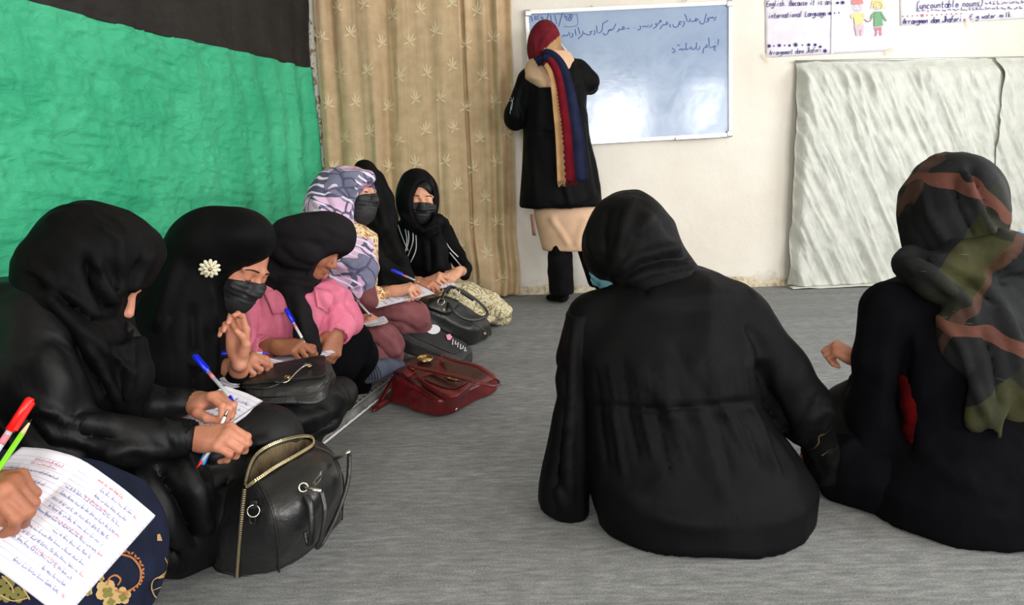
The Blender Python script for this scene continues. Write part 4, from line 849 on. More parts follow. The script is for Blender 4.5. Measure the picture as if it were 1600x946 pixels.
def plaid():
    m = NT('olive plaid scarf', .8, Specular_IOR_Level=.15); v = m.co(rot=(.15, -.62, .25)); sp = m.n('SeparateXYZ'); m.l(v, sp.inputs[0])
    nz_ = m.noise(m.co(), 6, 2)
    def band(o, f, ph, stops): return m.ramp(m.math('FRACT', m.math('ADD', m.math('MULTIPLY', o, f), m.math('ADD', m.math('MULTIPLY', nz_, .5), ph))), stops, True)
    g = lambda x: (x, x, x, 1)
    olive = m.ramp(m.noise(m.co(), 12, 4), [(.3, srgb(34, 36, 22)), (.7, srgb(60, 60, 36))]); dark = m.ramp(m.noise(m.co(), 10, 3), [(.3, srgb(14, 16, 17)), (.7, srgb(30, 32, 33))])
    c = m.mix(band(sp.outputs['X'], 4.2, .1, [(0, g(0)), (.5, g(1)), (1, g(1))]), dark, olive)
    c = m.mix(band(sp.outputs['Z'], 3.6, .3, [(0, g(0)), (.55, g(.75)), (1, g(.75))]), c, dark)
    c = m.mix(band(sp.outputs['Z'], 3.6, .02, [(0, g(0)), (.42, g(.75)), (.53, g(0))]), c, srgb(98, 60, 50))
    c = m.mix(band(sp.outputs['X'], 4.2, .62, [(0, g(0)), (.46, g(.5)), (.54, g(0))]), c, srgb(84, 54, 46))
    st = m.noise(m.co(scale=(3, 3, 40), rot=(.3, .2, 0)), 9, 2); c = m.mix(m.ramp(st, [(.72, g(0)), (.8, g(.35))]), c, srgb(150, 146, 138)); m.col(c); m.bump(m.noise(m.co(scale=(1, 1, .4)), 16, 4), .3, .012); return m.m  # fine pale streaks: highlights on the cloth ridges, painted into the colour
PL = plaid()
s = adde(S(), E(1487, 323, 1.80, 71, 82, .125, 0)); s.loft(rows((330, 1420, 1555, 1.80, .115), (380, 1419, 1556, 1.80, .115), (412, 1424, 1548, 1.79, .11), (450, 1440, 1560, 1.78, .11)), .03)
V, F = s.mesh(.008); V = folds(V, F, [([(1503, 262), (1520, 310), (1545, 360), (1578, 395)], 6, .014), ([(1512, 255), (1535, 300), (1558, 350)], 7, -.012), ([(1485, 270), (1500, 330), (1530, 390)], 7, -.008), ([(1440, 280), (1450, 330), (1480, 380), (1530, 420)], 8, .007), ([(1420, 300), (1425, 350), (1450, 395), (1500, 425)], 7, -.006)]); V = wrinkle(V, F, .003, 14, cv(.5, -.8, 0), 4, 5); mk('headscarf', V, F, PL, C8)
s = S().chain(ch((1425, 412, 1.74, 26), (1465, 432, 1.68, 32), (1520, 455, 1.67, 36), (1580, 470, 1.70, 44), (1640, 440, 1.76, 55)), .03); s.chain(ch((1500, 400, 1.70, 30), (1560, 400, 1.68, 34), (1610, 410, 1.72, 42)), .03)
adde(s, E(1540, 520, 1.615, 72, 75, .05, -25), .03); adde(s, E(1592, 570, 1.60, 55, 95, .05, -8), .03); adde(s, E(1546, 610, 1.56, 30, 70, .025, -22), .03); s.cap(P(1548, 620, 1.55), P(1562, 682, 1.54), R(18, 1.55), R(3, 1.55), .02)
V, F = s.mesh(.008); V = folds(V, F, [([(1400, 405), (1450, 425), (1510, 470), (1540, 530)], 8, .012), ([(1420, 395), (1470, 412), (1530, 450), (1570, 490)], 6, -.012), ([(1450, 470), (1500, 540), (1530, 620), (1555, 680)], 7, .008), ([(1520, 480), (1550, 560), (1565, 650)], 7, -.010), ([(1555, 470), (1585, 540), (1600, 640)], 8, .012), ([(1545, 425), (1575, 405), (1600, 392)], 6, .014), ([(1560, 440), (1600, 430)], 5, -.01)])
V = wrinkle(V, F, .004, 12, cv(.3, -.9, 0), 4, 15); mk('scarf_drape', V, F, PL, C8)
# valve with a blue hose behind her
tp_ = thing('gas_valve', 'small brass valve with blue hose behind the plaid scarf at right edge', 'valve', Fz(1574, 520))
vb = P(1574, 362, Fz(1574, 520)[1]); base = Fz(1574, 520)
MB().tube([base, vb-[0, 0, .012]], .006, 10).ok('pipe', M['chrome'], tp_); MB().tube([vb-[0, 0, .012], vb-[0, 0, .006], vb+[0, 0, .002], vb+[0, 0, .012], vb+[0, 0, .016]], [.010, .020, .019, .013, .011], 14).ok('cap', plain('copper cap', srgb(170, 120, 80), .45, .3), tp_)
MB().tube([vb-[0, 0, .012], vb+[.03, 0, -.006], vb+[.05, 0, -.006]], [.004, .004, .005], 8).ok('nozzle', M['chrome'], tp_)
MB().tube(cr([vb+[.05, 0, -.006], vb+[.075, 0, -.010], vb+[.095, 0, -.03], vb+[.11, 0, -.10], vb+[.13, 0, -.3], base+[.2, 0, .01]], 6), .006, 8).ok('hose', M['bluepaint'], tp_)
# ======== left row, from the nearest to the farthest ========
def fine(s, h, fl=None, wr=None, mat=None, name=None, parent=None, **kw):
    V, F = s.mesh(h)
    if fl: V = folds(V, F, fl)
    if wr: V = wrinkle(V, F, *wr)
    return mk(name, V, F, mat, parent, **kw)
FLO = plain
# ---- first: large figure in black with satin sleeves
p1 = thing('person', 'woman in black headscarf with shiny satin sleeves, nearest whole figure on the left', 'person', P(60, 860, 1.50))
f1 = cv(.80, -.62, .02); M1 = frm(f1, cv(.6, .8, 0)); c1 = P(150, 425, 1.53); h1 = head(c1, M1, 1.0)
HA, tA, LA = hand(P(306, 628, 1.53), cv(.86, .22, .42), cv(-.30, .90, -.25), False, dict(c=((42, 58, 30), (52, 64, 36), (40, 74, 40), (34, 76, 42)), th=((.018, .014, -.014), (.036, .046, -.034), (.034, .072, -.050), (.026, .096, -.058))), .90, P(262, 640, 1.52))
HB, tB, LB_ = hand(P(303, 684, 1.42), cv(.90, .10, .30), cv(-.12, .75, .62), True, dict(c=((50, 66, 34), (58, 70, 38), (62, 72, 40), (62, 72, 40)), th=((.016, .014, -.014), (.026, .044, -.034), (.018, .068, -.046), (.006, .086, -.050))), .92, P(250, 690, 1.40))
b1_ = bodycore(p1, h1, [ch((140, 470, 1.50, 40), (90, 540, 1.50, 70), (60, 700, 1.52, 80)), ch((60, 520, 1.38, 36), (80, 690, 1.32, 30), (250, 690, 1.40, 24)), ch((150, 560, 1.62, 34), (180, 650, 1.64, 28), (262, 640, 1.52, 22)), ch((60, 780, 1.5, 60), (260, 790, 1.45, 50), (180, 820, 1.75, 40)), ch((60, 780, 1.6, 60), (400, 690, 1.68, 45), (300, 760, 1.8, 40))], [HA, HB], M['skin'])
nails(p1, tA, (0, 1, 2, 3, 4))
s = S().loft(rows((440, -40, 100, 1.47, .07), (470, -90, 130, 1.47, .11), (520, -120, 175, 1.48, .14), (600, -130, 215, 1.50, .15), (680, -130, 225, 1.52, .16), (760, -130, 250, 1.54, .20), (840, -120, 250, 1.55, .24), (866, -120, 250, 1.55, .24)), .02, pw=2.2)
s.chain(ch((70, 500, 1.41, 58), (62, 600, 1.36, 66), (95, 690, 1.33, 52), (200, 690, 1.36, 36), (278, 684, 1.405, 28)), .03)
s.chain(ch((150, 560, 1.60, 40), (180, 640, 1.60, 40), (240, 636, 1.53, 28), (286, 628, 1.525, 22)), .03)
s.plane((0, 0, .004), (0, 0, -1))
body1 = fine(s, .008, [([(60, 540), (90, 600), (80, 660)], 24, .010), ([(120, 520), (150, 590), (185, 650)], 10, -.012), ([(20, 640), (70, 700), (150, 712)], 12, -.012), ([(40, 620), (100, 660), (200, 665)], 8, .010), ([(150, 720), (200, 700), (270, 706)], 7, .008), ([(110, 640), (130, 680), (190, 690)], 7, -.008), ([(255, 650), (262, 670), (280, 700)], 5, .006)], (.004, 9, cv(.6, -.7, 0), 3, 3), M['satin'], 'abaya', p1)
s = S().chain(ch((120, 790, 1.46, 60), (220, 765, 1.41, 62), (262, 775, 1.42, 58)), .03); s.chain(ch((262, 775, 1.42, 58), (276, 830, 1.46, 50), (290, 870, 1.49, 36)), .04); s.chain(ch((150, 760, 1.6, 60), (330, 690, 1.62, 55), (412, 690, 1.66, 50), (380, 770, 1.75, 45)), .04)
s.ell(P(300, 780, 1.62), (.24, .20, .13), None, .05); s.plane((0, 0, .004), (0, 0, -1))
fine(s, .008, [([(210, 730), (225, 790), (300, 860)], 12, .016), ([(180, 740), (210, 820), (290, 880)], 10, -.018), ([(275, 700), (300, 760), (322, 840)], 10, .014), ([(240, 720), (275, 780), (305, 850)], 9, -.016), ([(320, 720), (360, 700), (430, 690)], 10, .008), ([(300, 745), (340, 760), (370, 750)], 8, -.01)], (.005, 8, cv(.5, -.8, 0), 3, 9), M['satin'], 'skirt', p1)
for nm, (px, py, y), r, d in (('near_cuff', (284, 683, 1.408), 29, 8), ('far_cuff', (287, 628, 1.525), 23, 7)):
    s = S().chain(ch((px-12, py, y, r), (px+9, py, y+.003, r-3)), .006); s.cap(P(px-40, py, y), P(px+40, py, y), R(r-9, y), None, .004, 's'); fine(s, .005, None, (.002, 30, cv(1, 0, 0), 3, 3), M['black2'], nm, body1)
s = adde(S(), E(148, 401, 1.52, 84, 81, .13, -8)); adde(s, E(202, 391, 1.53, 34, 44, .11, -20), .03); adde(s, E(94, 416, 1.50, 42, 50, .11, 0), .03)
s.chain(ch((100, 440, 1.47, 58), (110, 480, 1.44, 56), (140, 540, 1.43, 48), (175, 600, 1.44, 38), (196, 640, 1.46, 24)), .04); s.chain(ch((150, 460, 1.49, 60), (165, 520, 1.47, 48), (195, 580, 1.47, 38)), .04)
s.ell(P(216, 492, 1.50), (.030, .15, .050), None, .01, 's')
fine(s, .007, [([(125, 330), (185, 375), (188, 440), (182, 480)], 7, .010), ([(130, 400), (140, 440), (165, 480), (180, 486)], 7, -.014), ([(150, 400), (165, 450), (178, 482)], 6, .010), ([(60, 440), (100, 490), (180, 560), (215, 600)], 7, .012), ([(45, 425), (90, 465), (150, 500), (185, 500)], 8, -.014), ([(75, 480), (115, 540), (160, 610), (180, 660)], 8, -.012), ([(95, 450), (140, 490), (175, 500)], 6, .010), ([(110, 500), (150, 560), (190, 630)], 6, .010), ([(200, 500), (205, 560), (200, 620)], 6, .009), ([(160, 520), (185, 580), (195, 640)], 5, -.010), ([(218, 400), (205, 440), (190, 475)], 6, -.008), ([(40, 410), (70, 430), (90, 470)], 7, .008), ([(236, 380), (225, 420), (205, 460)], 5, .008)], (.003, 12, cv(.6, -.7, 0), 4, 8), M['black2'], 'headscarf', p1)
s = S(); adde(s, E(212, 560, 1.49, 22, 62, .018, 18), .02); adde(s, E(222, 600, 1.50, 17, 32, .016, 10), .02); fine(s, .005, [([(196, 500), (215, 560), (230, 605)], 4, .006)], None, M['satin'], 'scarf_end', p1)
pen('ballpoint_pen', 'blue-capped pen in the far hand of the nearest seated woman', (303, 556, 1.55), (366, 628, 1.47), 'blue', 'clear', .36, tipc='blue')
pen('ballpoint_pen', 'light blue pen gripped under the near fist of the nearest seated woman', (316, 727, 1.385), (357, 640, 1.46), 'bluepaint', 'white', .30, r=.0036)
pen('ballpoint_pen', 'red pen held beside the light blue one, its tip pointing down', (340, 690, 1.40), (307, 732, 1.375), None, 'clear', .0, r=.0036, tipc='redp')
# ---- second: black cloak, flower brooch, mask
p2 = thing('person', 'woman in black cloak with a white flower at her temple and black mask', 'person', P(300, 800, 2.0))
f2 = cv(.80, -.50, .34); M2 = frm(f2, cv(.5, .86, .1)); c2 = P(388, 434, 1.95)-M2@np.array([.031, .084, .003]); h2 = head(c2, M2)
HC, tC, _ = hand(P(374, 560, 1.88), cv(-.05, 1, -.05), cv(.15, .0, -.98), True, dict(c=((22, 52, 30), (38, 62, 38), (48, 66, 40), (50, 66, 40)), th=((.018, .014, -.012), (.036, .040, -.026), (.034, .062, -.042), (.022, .078, -.052))), .90, P(372, 606, 1.95))
HD, tD, _ = hand(P(352, 574, 1.93), cv(.93, .28, .1), cv(-.2, .8, .5), True, GRIP, .90, P(318, 600, 1.95))
bodycore(p2, h2, [ch((330, 450, 1.97, 32), (280, 520, 1.96, 60), (270, 640, 1.98, 70)), ch((260, 500, 1.86, 30), (250, 620, 1.84, 28), (318, 600, 1.95, 18)), ch((330, 510, 2.08, 26), (352, 620, 2.05, 22), (372, 606, 1.95, 16)), ch((280, 700, 1.98, 55), (440, 650, 2.0, 45), (400, 700, 2.2, 30))], [HC, HD], M['skin'])
s = S(); adde(s, E(340, 382, 1.975, 50, 55, .11, 0)); adde(s, E(382, 370, 1.965, 44, 40, .10, -14), .05); s.chain(ch((318, 392, 1.975, 55), (285, 460, 1.95, 62), (262, 560, 1.93, 78), (255, 680, 1.93, 90)), .05); s.chain(ch((300, 440, 1.97, 40), (290, 520, 1.92, 42), (292, 600, 1.90, 38)), .05)
adde(s, E(400, 470, 1.90, 62, 62, .20, 0), .012, 's'); adde(s, E(372, 448, 1.86, 34, 30, .10, -25), .012, 's'); s.plane((0, 0, .036), (0, 0, -1))
cl2 = fine(s, .007, [([(280, 400), (262, 450), (240, 520)], 10, .008), ([(420, 392), (385, 414), (345, 425)], 3, .004), ([(330, 440), (338, 520), (335, 600)], 6, .008), ([(300, 470), (305, 560), (300, 640)], 9, -.008)], (.0025, 8, (0, 0, 1), 4, 33), M['black'], 'cloak', p2)
maskpart(p2, h2, c2, M2, M['mask']); lids(p2, c2, M2, 1.0, (1, -1))
fc = hit(bvh(cl2), 327, 418, .004); fpos = fc[0] if fc else P(327, 418, 1.88); fn_ = nz(fc[1] if fc else cv(0, 0, 1)); a_ = nz(np.cross(fn_, [0, 0, 1])); b_ = np.cross(fn_, a_)
flw = MB().disc(fpos, fn_, .008, .004, 10).ok('flower_brooch', M['petal'], p2)
for ring_, nn, rr_, lift, sz in ((0, 11, .019, .001, .011), (1, 8, .011, .007, .009)):
    for i in range(nn):
        an = 2*math.pi*(i+.5*ring_)/nn; d = a_*math.cos(an)+b_*math.sin(an); s = S().ell(fpos+d*rr_+fn_*(lift+.002), (sz*.85, sz*.5, .0028), frm(np.cross(fn_, d), fn_)); mk('petal', *s.mesh(.0022), M['petal'], flw)
MB().disc(fpos+fn_*.010, fn_, .0035, .003, 8).ok('flower_centre', M['gold'], flw)
s = S().chain(ch((250, 700, 1.95, 60), (380, 655, 1.93, 48), (450, 645, 1.98, 36), (500, 628, 2.08, 34), (532, 616, 2.18, 24)), .04); s.ell(P(450, 660, 2.04), (.14, .12, .05), None, .04); s.ell(P(380, 700, 2.0), (.2, .2, .09), None, .05); s.plane((0, 0, .036), (0, 0, -1))
fine(s, .008, [([(420, 660), (470, 660), (520, 640)], 9, .012), ([(440, 690), (490, 680), (540, 650)], 8, -.012), ([(500, 600), (530, 620), (548, 640)], 8, .010), ([(380, 680), (430, 670), (460, 690)], 9, -.01)], (.005, 9, cv(.7, -.5, 0), 3, 12), M['satin'], 'skirt', p2)
s = S().chain(ch((290, 560, 1.88, 38), (290, 600, 1.90, 36), (322, 596, 1.94, 26), (338, 582, 1.935, 19)), .02); fine(s, .006, None, (.003, 16, cv(1, 0, 0), 3, 3), M['black'], 'near_sleeve', p2)
s = S().chain(ch((352, 620, 2.05, 26), (370, 606, 1.96, 20), (373, 588, 1.92, 17)), .02); fine(s, .006, None, (.003, 16, (0, 0, 1), 3, 3), M['black'], 'far_sleeve', p2)
pen('ballpoint_pen', 'blue-capped pen lying level in the hand of the woman with the flower', (336, 554, 1.90), (419, 552, 1.99), 'blue', 'clear', .30, tipc='blue')
# ---- third: pink jacket
p3 = thing('person', 'girl in pink jacket and black headscarf bent over her writing', 'person', P(460, 680, 2.4))
f3 = cv(.82, -.55, .16); M3 = frm(f3, cv(.5, .84, .1)); c3 = P(523, 415, 2.33)-M3@np.array([0, .108, -.022])*.86; h3 = head(c3, M3, .86)
HE, tE, _ = hand(P(428, 541, 2.16), cv(.96, .05, .15), cv(-.1, .85, .5), True, GRIP, .96, P(396, 548, 2.18))
HF, tF, _ = hand(P(526, 518, 2.30), cv(-.12, -.8, .4), cv(.55, .30, .65), False, dict(c=((40, 50, 24), (40, 52, 26), (42, 55, 28), (46, 55, 30)), th=REST['th']), .95, P(534, 500, 2.36))
bodycore(p3, h3, [ch((460, 440, 2.36, 28), (445, 500, 2.38, 50), (440, 600, 2.42, 55)), ch((405, 470, 2.28, 24), (372, 560, 2.24, 20), (392, 556, 2.26, 16)), ch((520, 480, 2.48, 22), (540, 520, 2.54, 20), (530, 500, 2.46, 16)), ch((440, 610, 2.42, 45), (540, 545, 2.50, 36), (560, 600, 2.6, 22)), ch((440, 610, 2.42, 45), (470, 600, 2.30, 36))], [HE, HF], M['skin3'], under=M['knit'])
s = S().loft(rows((440, 412, 520, 2.38, .08), (455, 392, 540, 2.37, .12), (490, 375, 540, 2.37, .14), (540, 370, 530, 2.38, .15), (600, 375, 510, 2.40, .16)), .02, pw=2.2)
s.chain(ch((412, 470, 2.29, 34), (388, 520, 2.22, 32), (376, 555, 2.18, 27), (398, 548, 2.17, 24)), .03); s.chain(ch((520, 475, 2.46, 32), (537, 500, 2.42, 26), (531, 508, 2.34, 23)), .03)
pj = fine(s, .007, [([(402, 450), (410, 500), (400, 560)], 5, -.008), ([(440, 450), (436, 500), (432, 560)], 4, .005), ([(500, 455), (520, 490), (515, 530)], 5, .009), ([(385, 470), (395, 520), (385, 560)], 6, .006), ([(530, 470), (510, 500), (500, 530)], 5, -.008), ([(380, 540), (400, 530), (430, 535)], 5, .005)], (.0028, 12, (0, 0, 1), 2, 22), M['pink'], 'jacket', p3)
t3 = bvh(pj)
def flap(name, quad, off, mat, parent, t, th=.004, n=10):
    q = [np.array(a, float) for a in quad]
    def f(U, Vv):
        out = np.zeros(U.shape+(3,))
        for i in np.ndindex(U.shape):
            u, v = U[i], Vv[i]; p_ = (1-u)*((1-v)*q[0]+v*q[3])+u*((1-v)*q[1]+v*q[2]); h_ = hit(t, p_[0], p_[1], off); out[i] = h_[0] if h_ else np.nan
        m = np.isnan(out[..., 0])
        if m.any(): mean = np.nanmean(out.reshape(-1, 3), 0); d0 = (mean-CO)@CF
        for i in np.ndindex(U.shape):
            if m[i]: u, v = U[i], Vv[i]; p_ = (1-u)*((1-v)*q[0]+v*q[3])+u*((1-v)*q[1]+v*q[2]); r_ = ray(*p_); out[i] = CO+r_*d0
        return out
    X, F, uv = sheet(f, n, n, th); return mk(name, X, F, mat, parent)
flap('collar', [(412, 458), (455, 452), (462, 486), (425, 492)], .008, M['pink'], pj, t3); flap('collar', [(490, 452), (520, 462), (512, 488), (494, 480)], .008, M['pink'], pj, t3)
s = S().chain(ch((392, 548, 2.175, 26), (406, 546, 2.165, 24)), .006); s.cap(P(376, 549, 2.18), P(430, 543, 2.15), R(18, 2.2), None, .004, 's'); fine(s, .005, None, None, M['pink'], 'cuff', pj)
s = S().chain(ch((532, 510, 2.335, 24), (528, 518, 2.315, 23)), .006); s.cap(P(540, 496, 2.36), P(522, 532, 2.28), R(17, 2.3), None, .004, 's'); fine(s, .005, None, None, M['pink'], 'cuff', pj)
s = adde(S(), E(474, 386, 2.34, 60, 49, .125, 6)); adde(s, E(520, 368, 2.36, 34, 34, .10, -28), .04); s.chain(ch((430, 400, 2.33, 30), (418, 430, 2.30, 22), (455, 448, 2.28, 17), (500, 444, 2.30, 14)), .03); s.chain(ch((440, 420, 2.34, 34), (490, 430, 2.33, 20)), .03)
s.chain(ch((456, 450, 2.26, 13), (468, 490, 2.215, 15), (478, 520, 2.20, 17), (486, 545, 2.20, 16)), .02)
adde(s, E(502, 370, 2.36, 42, 33, .12, -12), .02); adde(s, E(534, 440, 2.28, 48, 47, .20, 0), .006, 's')
fine(s, .007, [([(430, 350), (480, 348), (540, 362)], 5, .006), ([(415, 370), (450, 372), (510, 385)], 7, -.006), ([(500, 350), (525, 365), (545, 368)], 4, .005), ([(400, 415), (430, 436), (480, 445), (512, 440)], 5, .009), ([(410, 400), (440, 425), (500, 432)], 5, -.010), ([(462, 450), (470, 490), (476, 525)], 4, .006), ([(430, 380), (460, 410), (500, 425)], 7, -.006), ([(450, 460), (456, 490), (468, 520)], 3, -.006)], (.0025, 13, cv(.7, -.5, 0), 4, 6), M['charcoal'], 'headscarf', p3)
s = S().chain(ch((470, 590, 2.30, 40), (520, 560, 2.38, 42), (545, 540, 2.46, 36), (560, 560, 2.54, 28), (556, 592, 2.58, 20)), .03); s.chain(ch((440, 610, 2.42, 60), (540, 550, 2.55, 40)), .04); s.plane((0, 0, .037), (0, 0, -1)); fine(s, .007, None, (.003, 10, (0, 0, 1), 3, 6), M['knit'], 'trousers', p3)
def ribs(m_, c, f=260): pass
s = S().chain(ch((560, 588, 2.56, 16), (582, 580, 2.58, 17), (604, 574, 2.62, 13), (624, 572, 2.66, 10)), .02); so = fine(s, .005, None, None, M['sock'], 'sock', p3)
ts = bvh(so); mb = MB()
for i in range(6): drape(mb, ts, [(566+i*4.5, 572), (571+i*4.5, 582), (573+i*4.5, 594)], .0045)
mb.ok('sock_stripes', plain('dark sock stripe', srgb(28, 30, 38), .9), so)
pen('ballpoint_pen', 'blue-capped white pen in the hand of the girl in pink', (446, 483, 2.17), (476, 536, 2.11), 'blue', 'white', .42)
# ---- fourth: mostly hidden, mauve
p4 = thing('person', 'mostly hidden woman in mauve writing between the pink jacket and patterned scarf', 'person', P(540, 600, 2.75))
f4 = cv(.8, -.55, .2); M4 = frm(f4, cv(.6, .8, 0)); h4 = head(P(478, 418, 2.66), M4, .9)
HG, tG, _ = hand(P(546, 502, 2.70), cv(.95, .12, .2), cv(-.15, .85, .5), True, GRIP, .92, P(516, 506, 2.68))
bodycore(p4, h4, [ch((476, 440, 2.64, 26), (470, 500, 2.68, 45), (470, 580, 2.72, 50)), ch((490, 470, 2.60, 20), (492, 515, 2.60, 18), (516, 506, 2.68, 13)), ch((480, 570, 2.72, 40), (600, 545, 2.72, 26), (560, 580, 2.85, 22))], [HG], M['skin'], under=M['mauve'])
s = S().loft(rows((455, 448, 512, 2.68, .09), (500, 440, 525, 2.70, .12), (580, 430, 540, 2.74, .14)), .02); s.chain(ch((496, 475, 2.62, 20), (500, 506, 2.60, 22), (528, 503, 2.66, 16)), .02); fine(s, .008, None, (.003, 14, cv(1, 0, 0), 3, 3), M['mauve'], 'tunic', p4)
s = adde(S(), E(474, 414, 2.66, 34, 34, .11, 0)); fine(s, .008, None, None, M['charcoal'], 'headscarf', p4)
s = S().chain(ch((500, 560, 2.72, 40), (580, 540, 2.70, 32), (598, 538, 2.72, 30), (606, 560, 2.76, 26)), .03); s.chain(ch((590, 530, 2.74, 26), (560, 570, 2.9, 24)), .03); s.plane((0, 0, .037), (0, 0, -1))
fine(s, .006, [([(585, 512), (612, 535), (625, 560)], 5, .007), ([(580, 530), (600, 548), (612, 565)], 4, -.008), ([(570, 545), (590, 560), (612, 566)], 4, .006)], (.003, 12, cv(.6, -.7, 0), 3, 8), M['mauve'], 'trousers', p4)
pen('ballpoint_pen', 'black-capped pen in the hand between pink jacket and mauve knee', (542, 453, 2.72), (582, 497, 2.64), 'blackp', 'white', .40)
# ---- fifth: patterned lilac scarf
def scarfpat():
    m = NT('lilac and slate printed scarf', .85, Specular_IOR_Level=.15); v = m.co(rot=(.3, .5, .2)); n_ = m.n('TexNoise'); n_.inputs['Scale'].default_value = 5; m.l(v, n_.inputs['Vector'])
    vw = m.mix(.10, v, n_.outputs['Color']); x = m.n('TexVoronoi', feature='DISTANCE_TO_EDGE'); x.inputs['Scale'].default_value = 15; m.l(vw, x.inputs['Vector'])
    wv = m.n('TexWave', wave_type='BANDS', bands_direction='DIAGONAL'); wv.inputs['Scale'].default_value = 14; wv.inputs['Distortion'].default_value = 2.5; wv.inputs['Detail'].default_value = 1; m.l(vw, wv.inputs['Vector'])
    x2 = m.n('TexVoronoi', distance='MANHATTAN'); x2.inputs['Scale'].default_value = 11; m.l(vw, x2.inputs['Vector'])
    lil = srgb(208, 176, 204); pnk = srgb(196, 154, 190); sl = srgb(86, 84, 110); sl2 = srgb(118, 118, 142); wh = srgb(216, 210, 222)
    sepc = m.n('SeparateColor'); m.l(x2.outputs['Color'], sepc.inputs[0]); g = lambda q: (q, q, q, 1)
    c = m.ramp(sepc.outputs[0], [(0, lil), (.28, sl2), (.48, pnk), (.72, sl), (.86, lil)], True)
    c = m.mix(m.ramp(x.outputs['Distance'], [(0, g(1)), (.035, g(1)), (.05, g(0))], True), c, sl)
    c = m.mix(m.math('MULTIPLY', m.ramp(wv.outputs['Fac'], [(0, g(1)), (.22, g(0))], True), m.ramp(sepc.outputs[1], [(0, g(0)), (.45, g(1))], True)), c, wh)
    m.col(c); m.bump(m.noise(m.co(), 16, 4), .35, .012); return m.m
p5 = thing('person', 'woman in lilac and grey patterned headscarf and black mask looking up', 'person', P(520, 570, 3.05))
f5 = cv(.90, -.02, .42); M5 = frm(f5, cv(.05, 1, .0)); c5 = P(572, 300, 3.03)-M5@np.array([.031, .084, .003]); h5 = head(c5, M5)
HH, tH, _ = hand(P(612, 455, 3.0), cv(.92, .20, -.05), cv(-.2, .85, .45), True, GRIP, .95, P(575, 470, 2.98))
bodycore(p5, h5, [ch((530, 350, 3.05, 22), (515, 400, 3.05, 42), (510, 520, 3.08, 46)), ch((520, 370, 2.95, 20), (530, 465, 2.90, 18), (575, 470, 2.98, 12)), ch((520, 520, 3.08, 36), (645, 495, 3.02, 24), (600, 520, 3.2, 22))], [HH], M['skin2'])
s = S().loft(rows((345, 505, 560, 3.06, .07), (370, 492, 590, 3.05, .12), (420, 480, 592, 3.05, .14), (500, 470, 590, 3.08, .16)), .02); s.chain(ch((560, 372, 3.02, 18), (578, 420, 3.0, 14)), .02); s.chain(ch((525, 400, 2.94, 24), (545, 466, 2.90, 22), (588, 462, 2.97, 15)), .02)
M['floral'] = darkfloral('cream floral print', srgb(226, 206, 164), srgb(120, 26, 66), srgb(170, 110, 70), 60, .42)
fine(s, .007, [([(560, 360), (575, 390), (580, 430)], 4, .005)], (.002, 16, (0, 0, 1), 3, 3), M['floral'], 'floral_dress', p5)
mb = MB()
for i in range(4): mb.ring(P(598.5+i*3.0, 459-i*.9, 2.985), cv(.92, .25, .1), R(13.5, 3), .0016, 20, 6, sc=(1, 1))
for i in range(4): MB().ring(P(598.5+i*3.2, 459.5-i*.9, 2.99), cv(.92, .22, .1), R(12.5-i*.5, 3), .0017, 22, 6).ok('bracelet', M['gold'], p5)
s = adde(S(), E(536, 306, 3.05, 50, 45, .115, 0)); s.chain(ch((540, 296, 3.03, 30), (562, 288, 3.0, 22), (577, 277, 2.99, 7)), .03); s.chain(ch((510, 320, 3.0, 30), (522, 365, 2.97, 32), (535, 420, 2.92, 42), (528, 462, 2.90, 38)), .04); s.chain(ch((545, 340, 3.0, 18), (560, 380, 2.96, 18), (570, 420, 2.93, 18), (556, 455, 2.90, 24)), .03); s.chain(ch((500, 330, 3.02, 24), (505, 400, 2.98, 30)), .04)
adde(s, E(580, 328, 2.96, 33, 47, .15, -18), .010, 's')
SPM = scarfpat(); fine(s, .006, [([(487, 300), (505, 330), (530, 370), (550, 400)], 5, .009), ([(500, 290), (520, 330), (545, 370)], 4, -.009), ([(560, 285), (545, 320), (542, 350)], 3, .007), ([(500, 400), (540, 420), (575, 400)], 5, .008), ([(500, 430), (540, 450), (580, 440)], 5, .009), ([(495, 415), (540, 436), (580, 420)], 4, -.008), ([(530, 275), (555, 272), (583, 272)], 3, .006), ([(515, 350), (535, 390), (560, 400)], 5, -.008)], (.003, 14, cv(.5, -.8, 0), 3, 9), SPM, 'headscarf', p5)
maskpart(p5, h5, c5, M5, M['mask'], 1.0, low=-.128); lids(p5, c5, M5, 1.0, (1, -1))
for x in (1, -1): mk('eye', *S().ell(c5+M5@np.array([x*.0315, .0835, .002]), (.0105, .006, .0042), M5).mesh(.0018), M['lash'], p5)
s = S().chain(ch((520, 520, 3.04, 40), (620, 500, 2.98, 26), (645, 497, 3.02, 25), (655, 515, 3.08, 20)), .03); s.chain(ch((600, 495, 3.0, 24), (560, 500, 3.0, 30)), .03); s.chain(ch((560, 440, 2.92, 22), (570, 470, 2.90, 20)), .02); s.plane((0, 0, .037), (0, 0, -1))
fine(s, .007, [([(590, 480), (625, 482), (655, 500)], 4, .005), ([(600, 500), (630, 505), (655, 520)], 4, -.007)], (.003, 12, cv(.6, -.5, 0), 3, 8), M['mauve'], 'trousers', p5)
pen('ballpoint_pen', 'blue pen in the braceleted hand writing on a white sheet', (611, 422, 3.03), (655, 441, 3.0), 'blue', 'clear', .42)
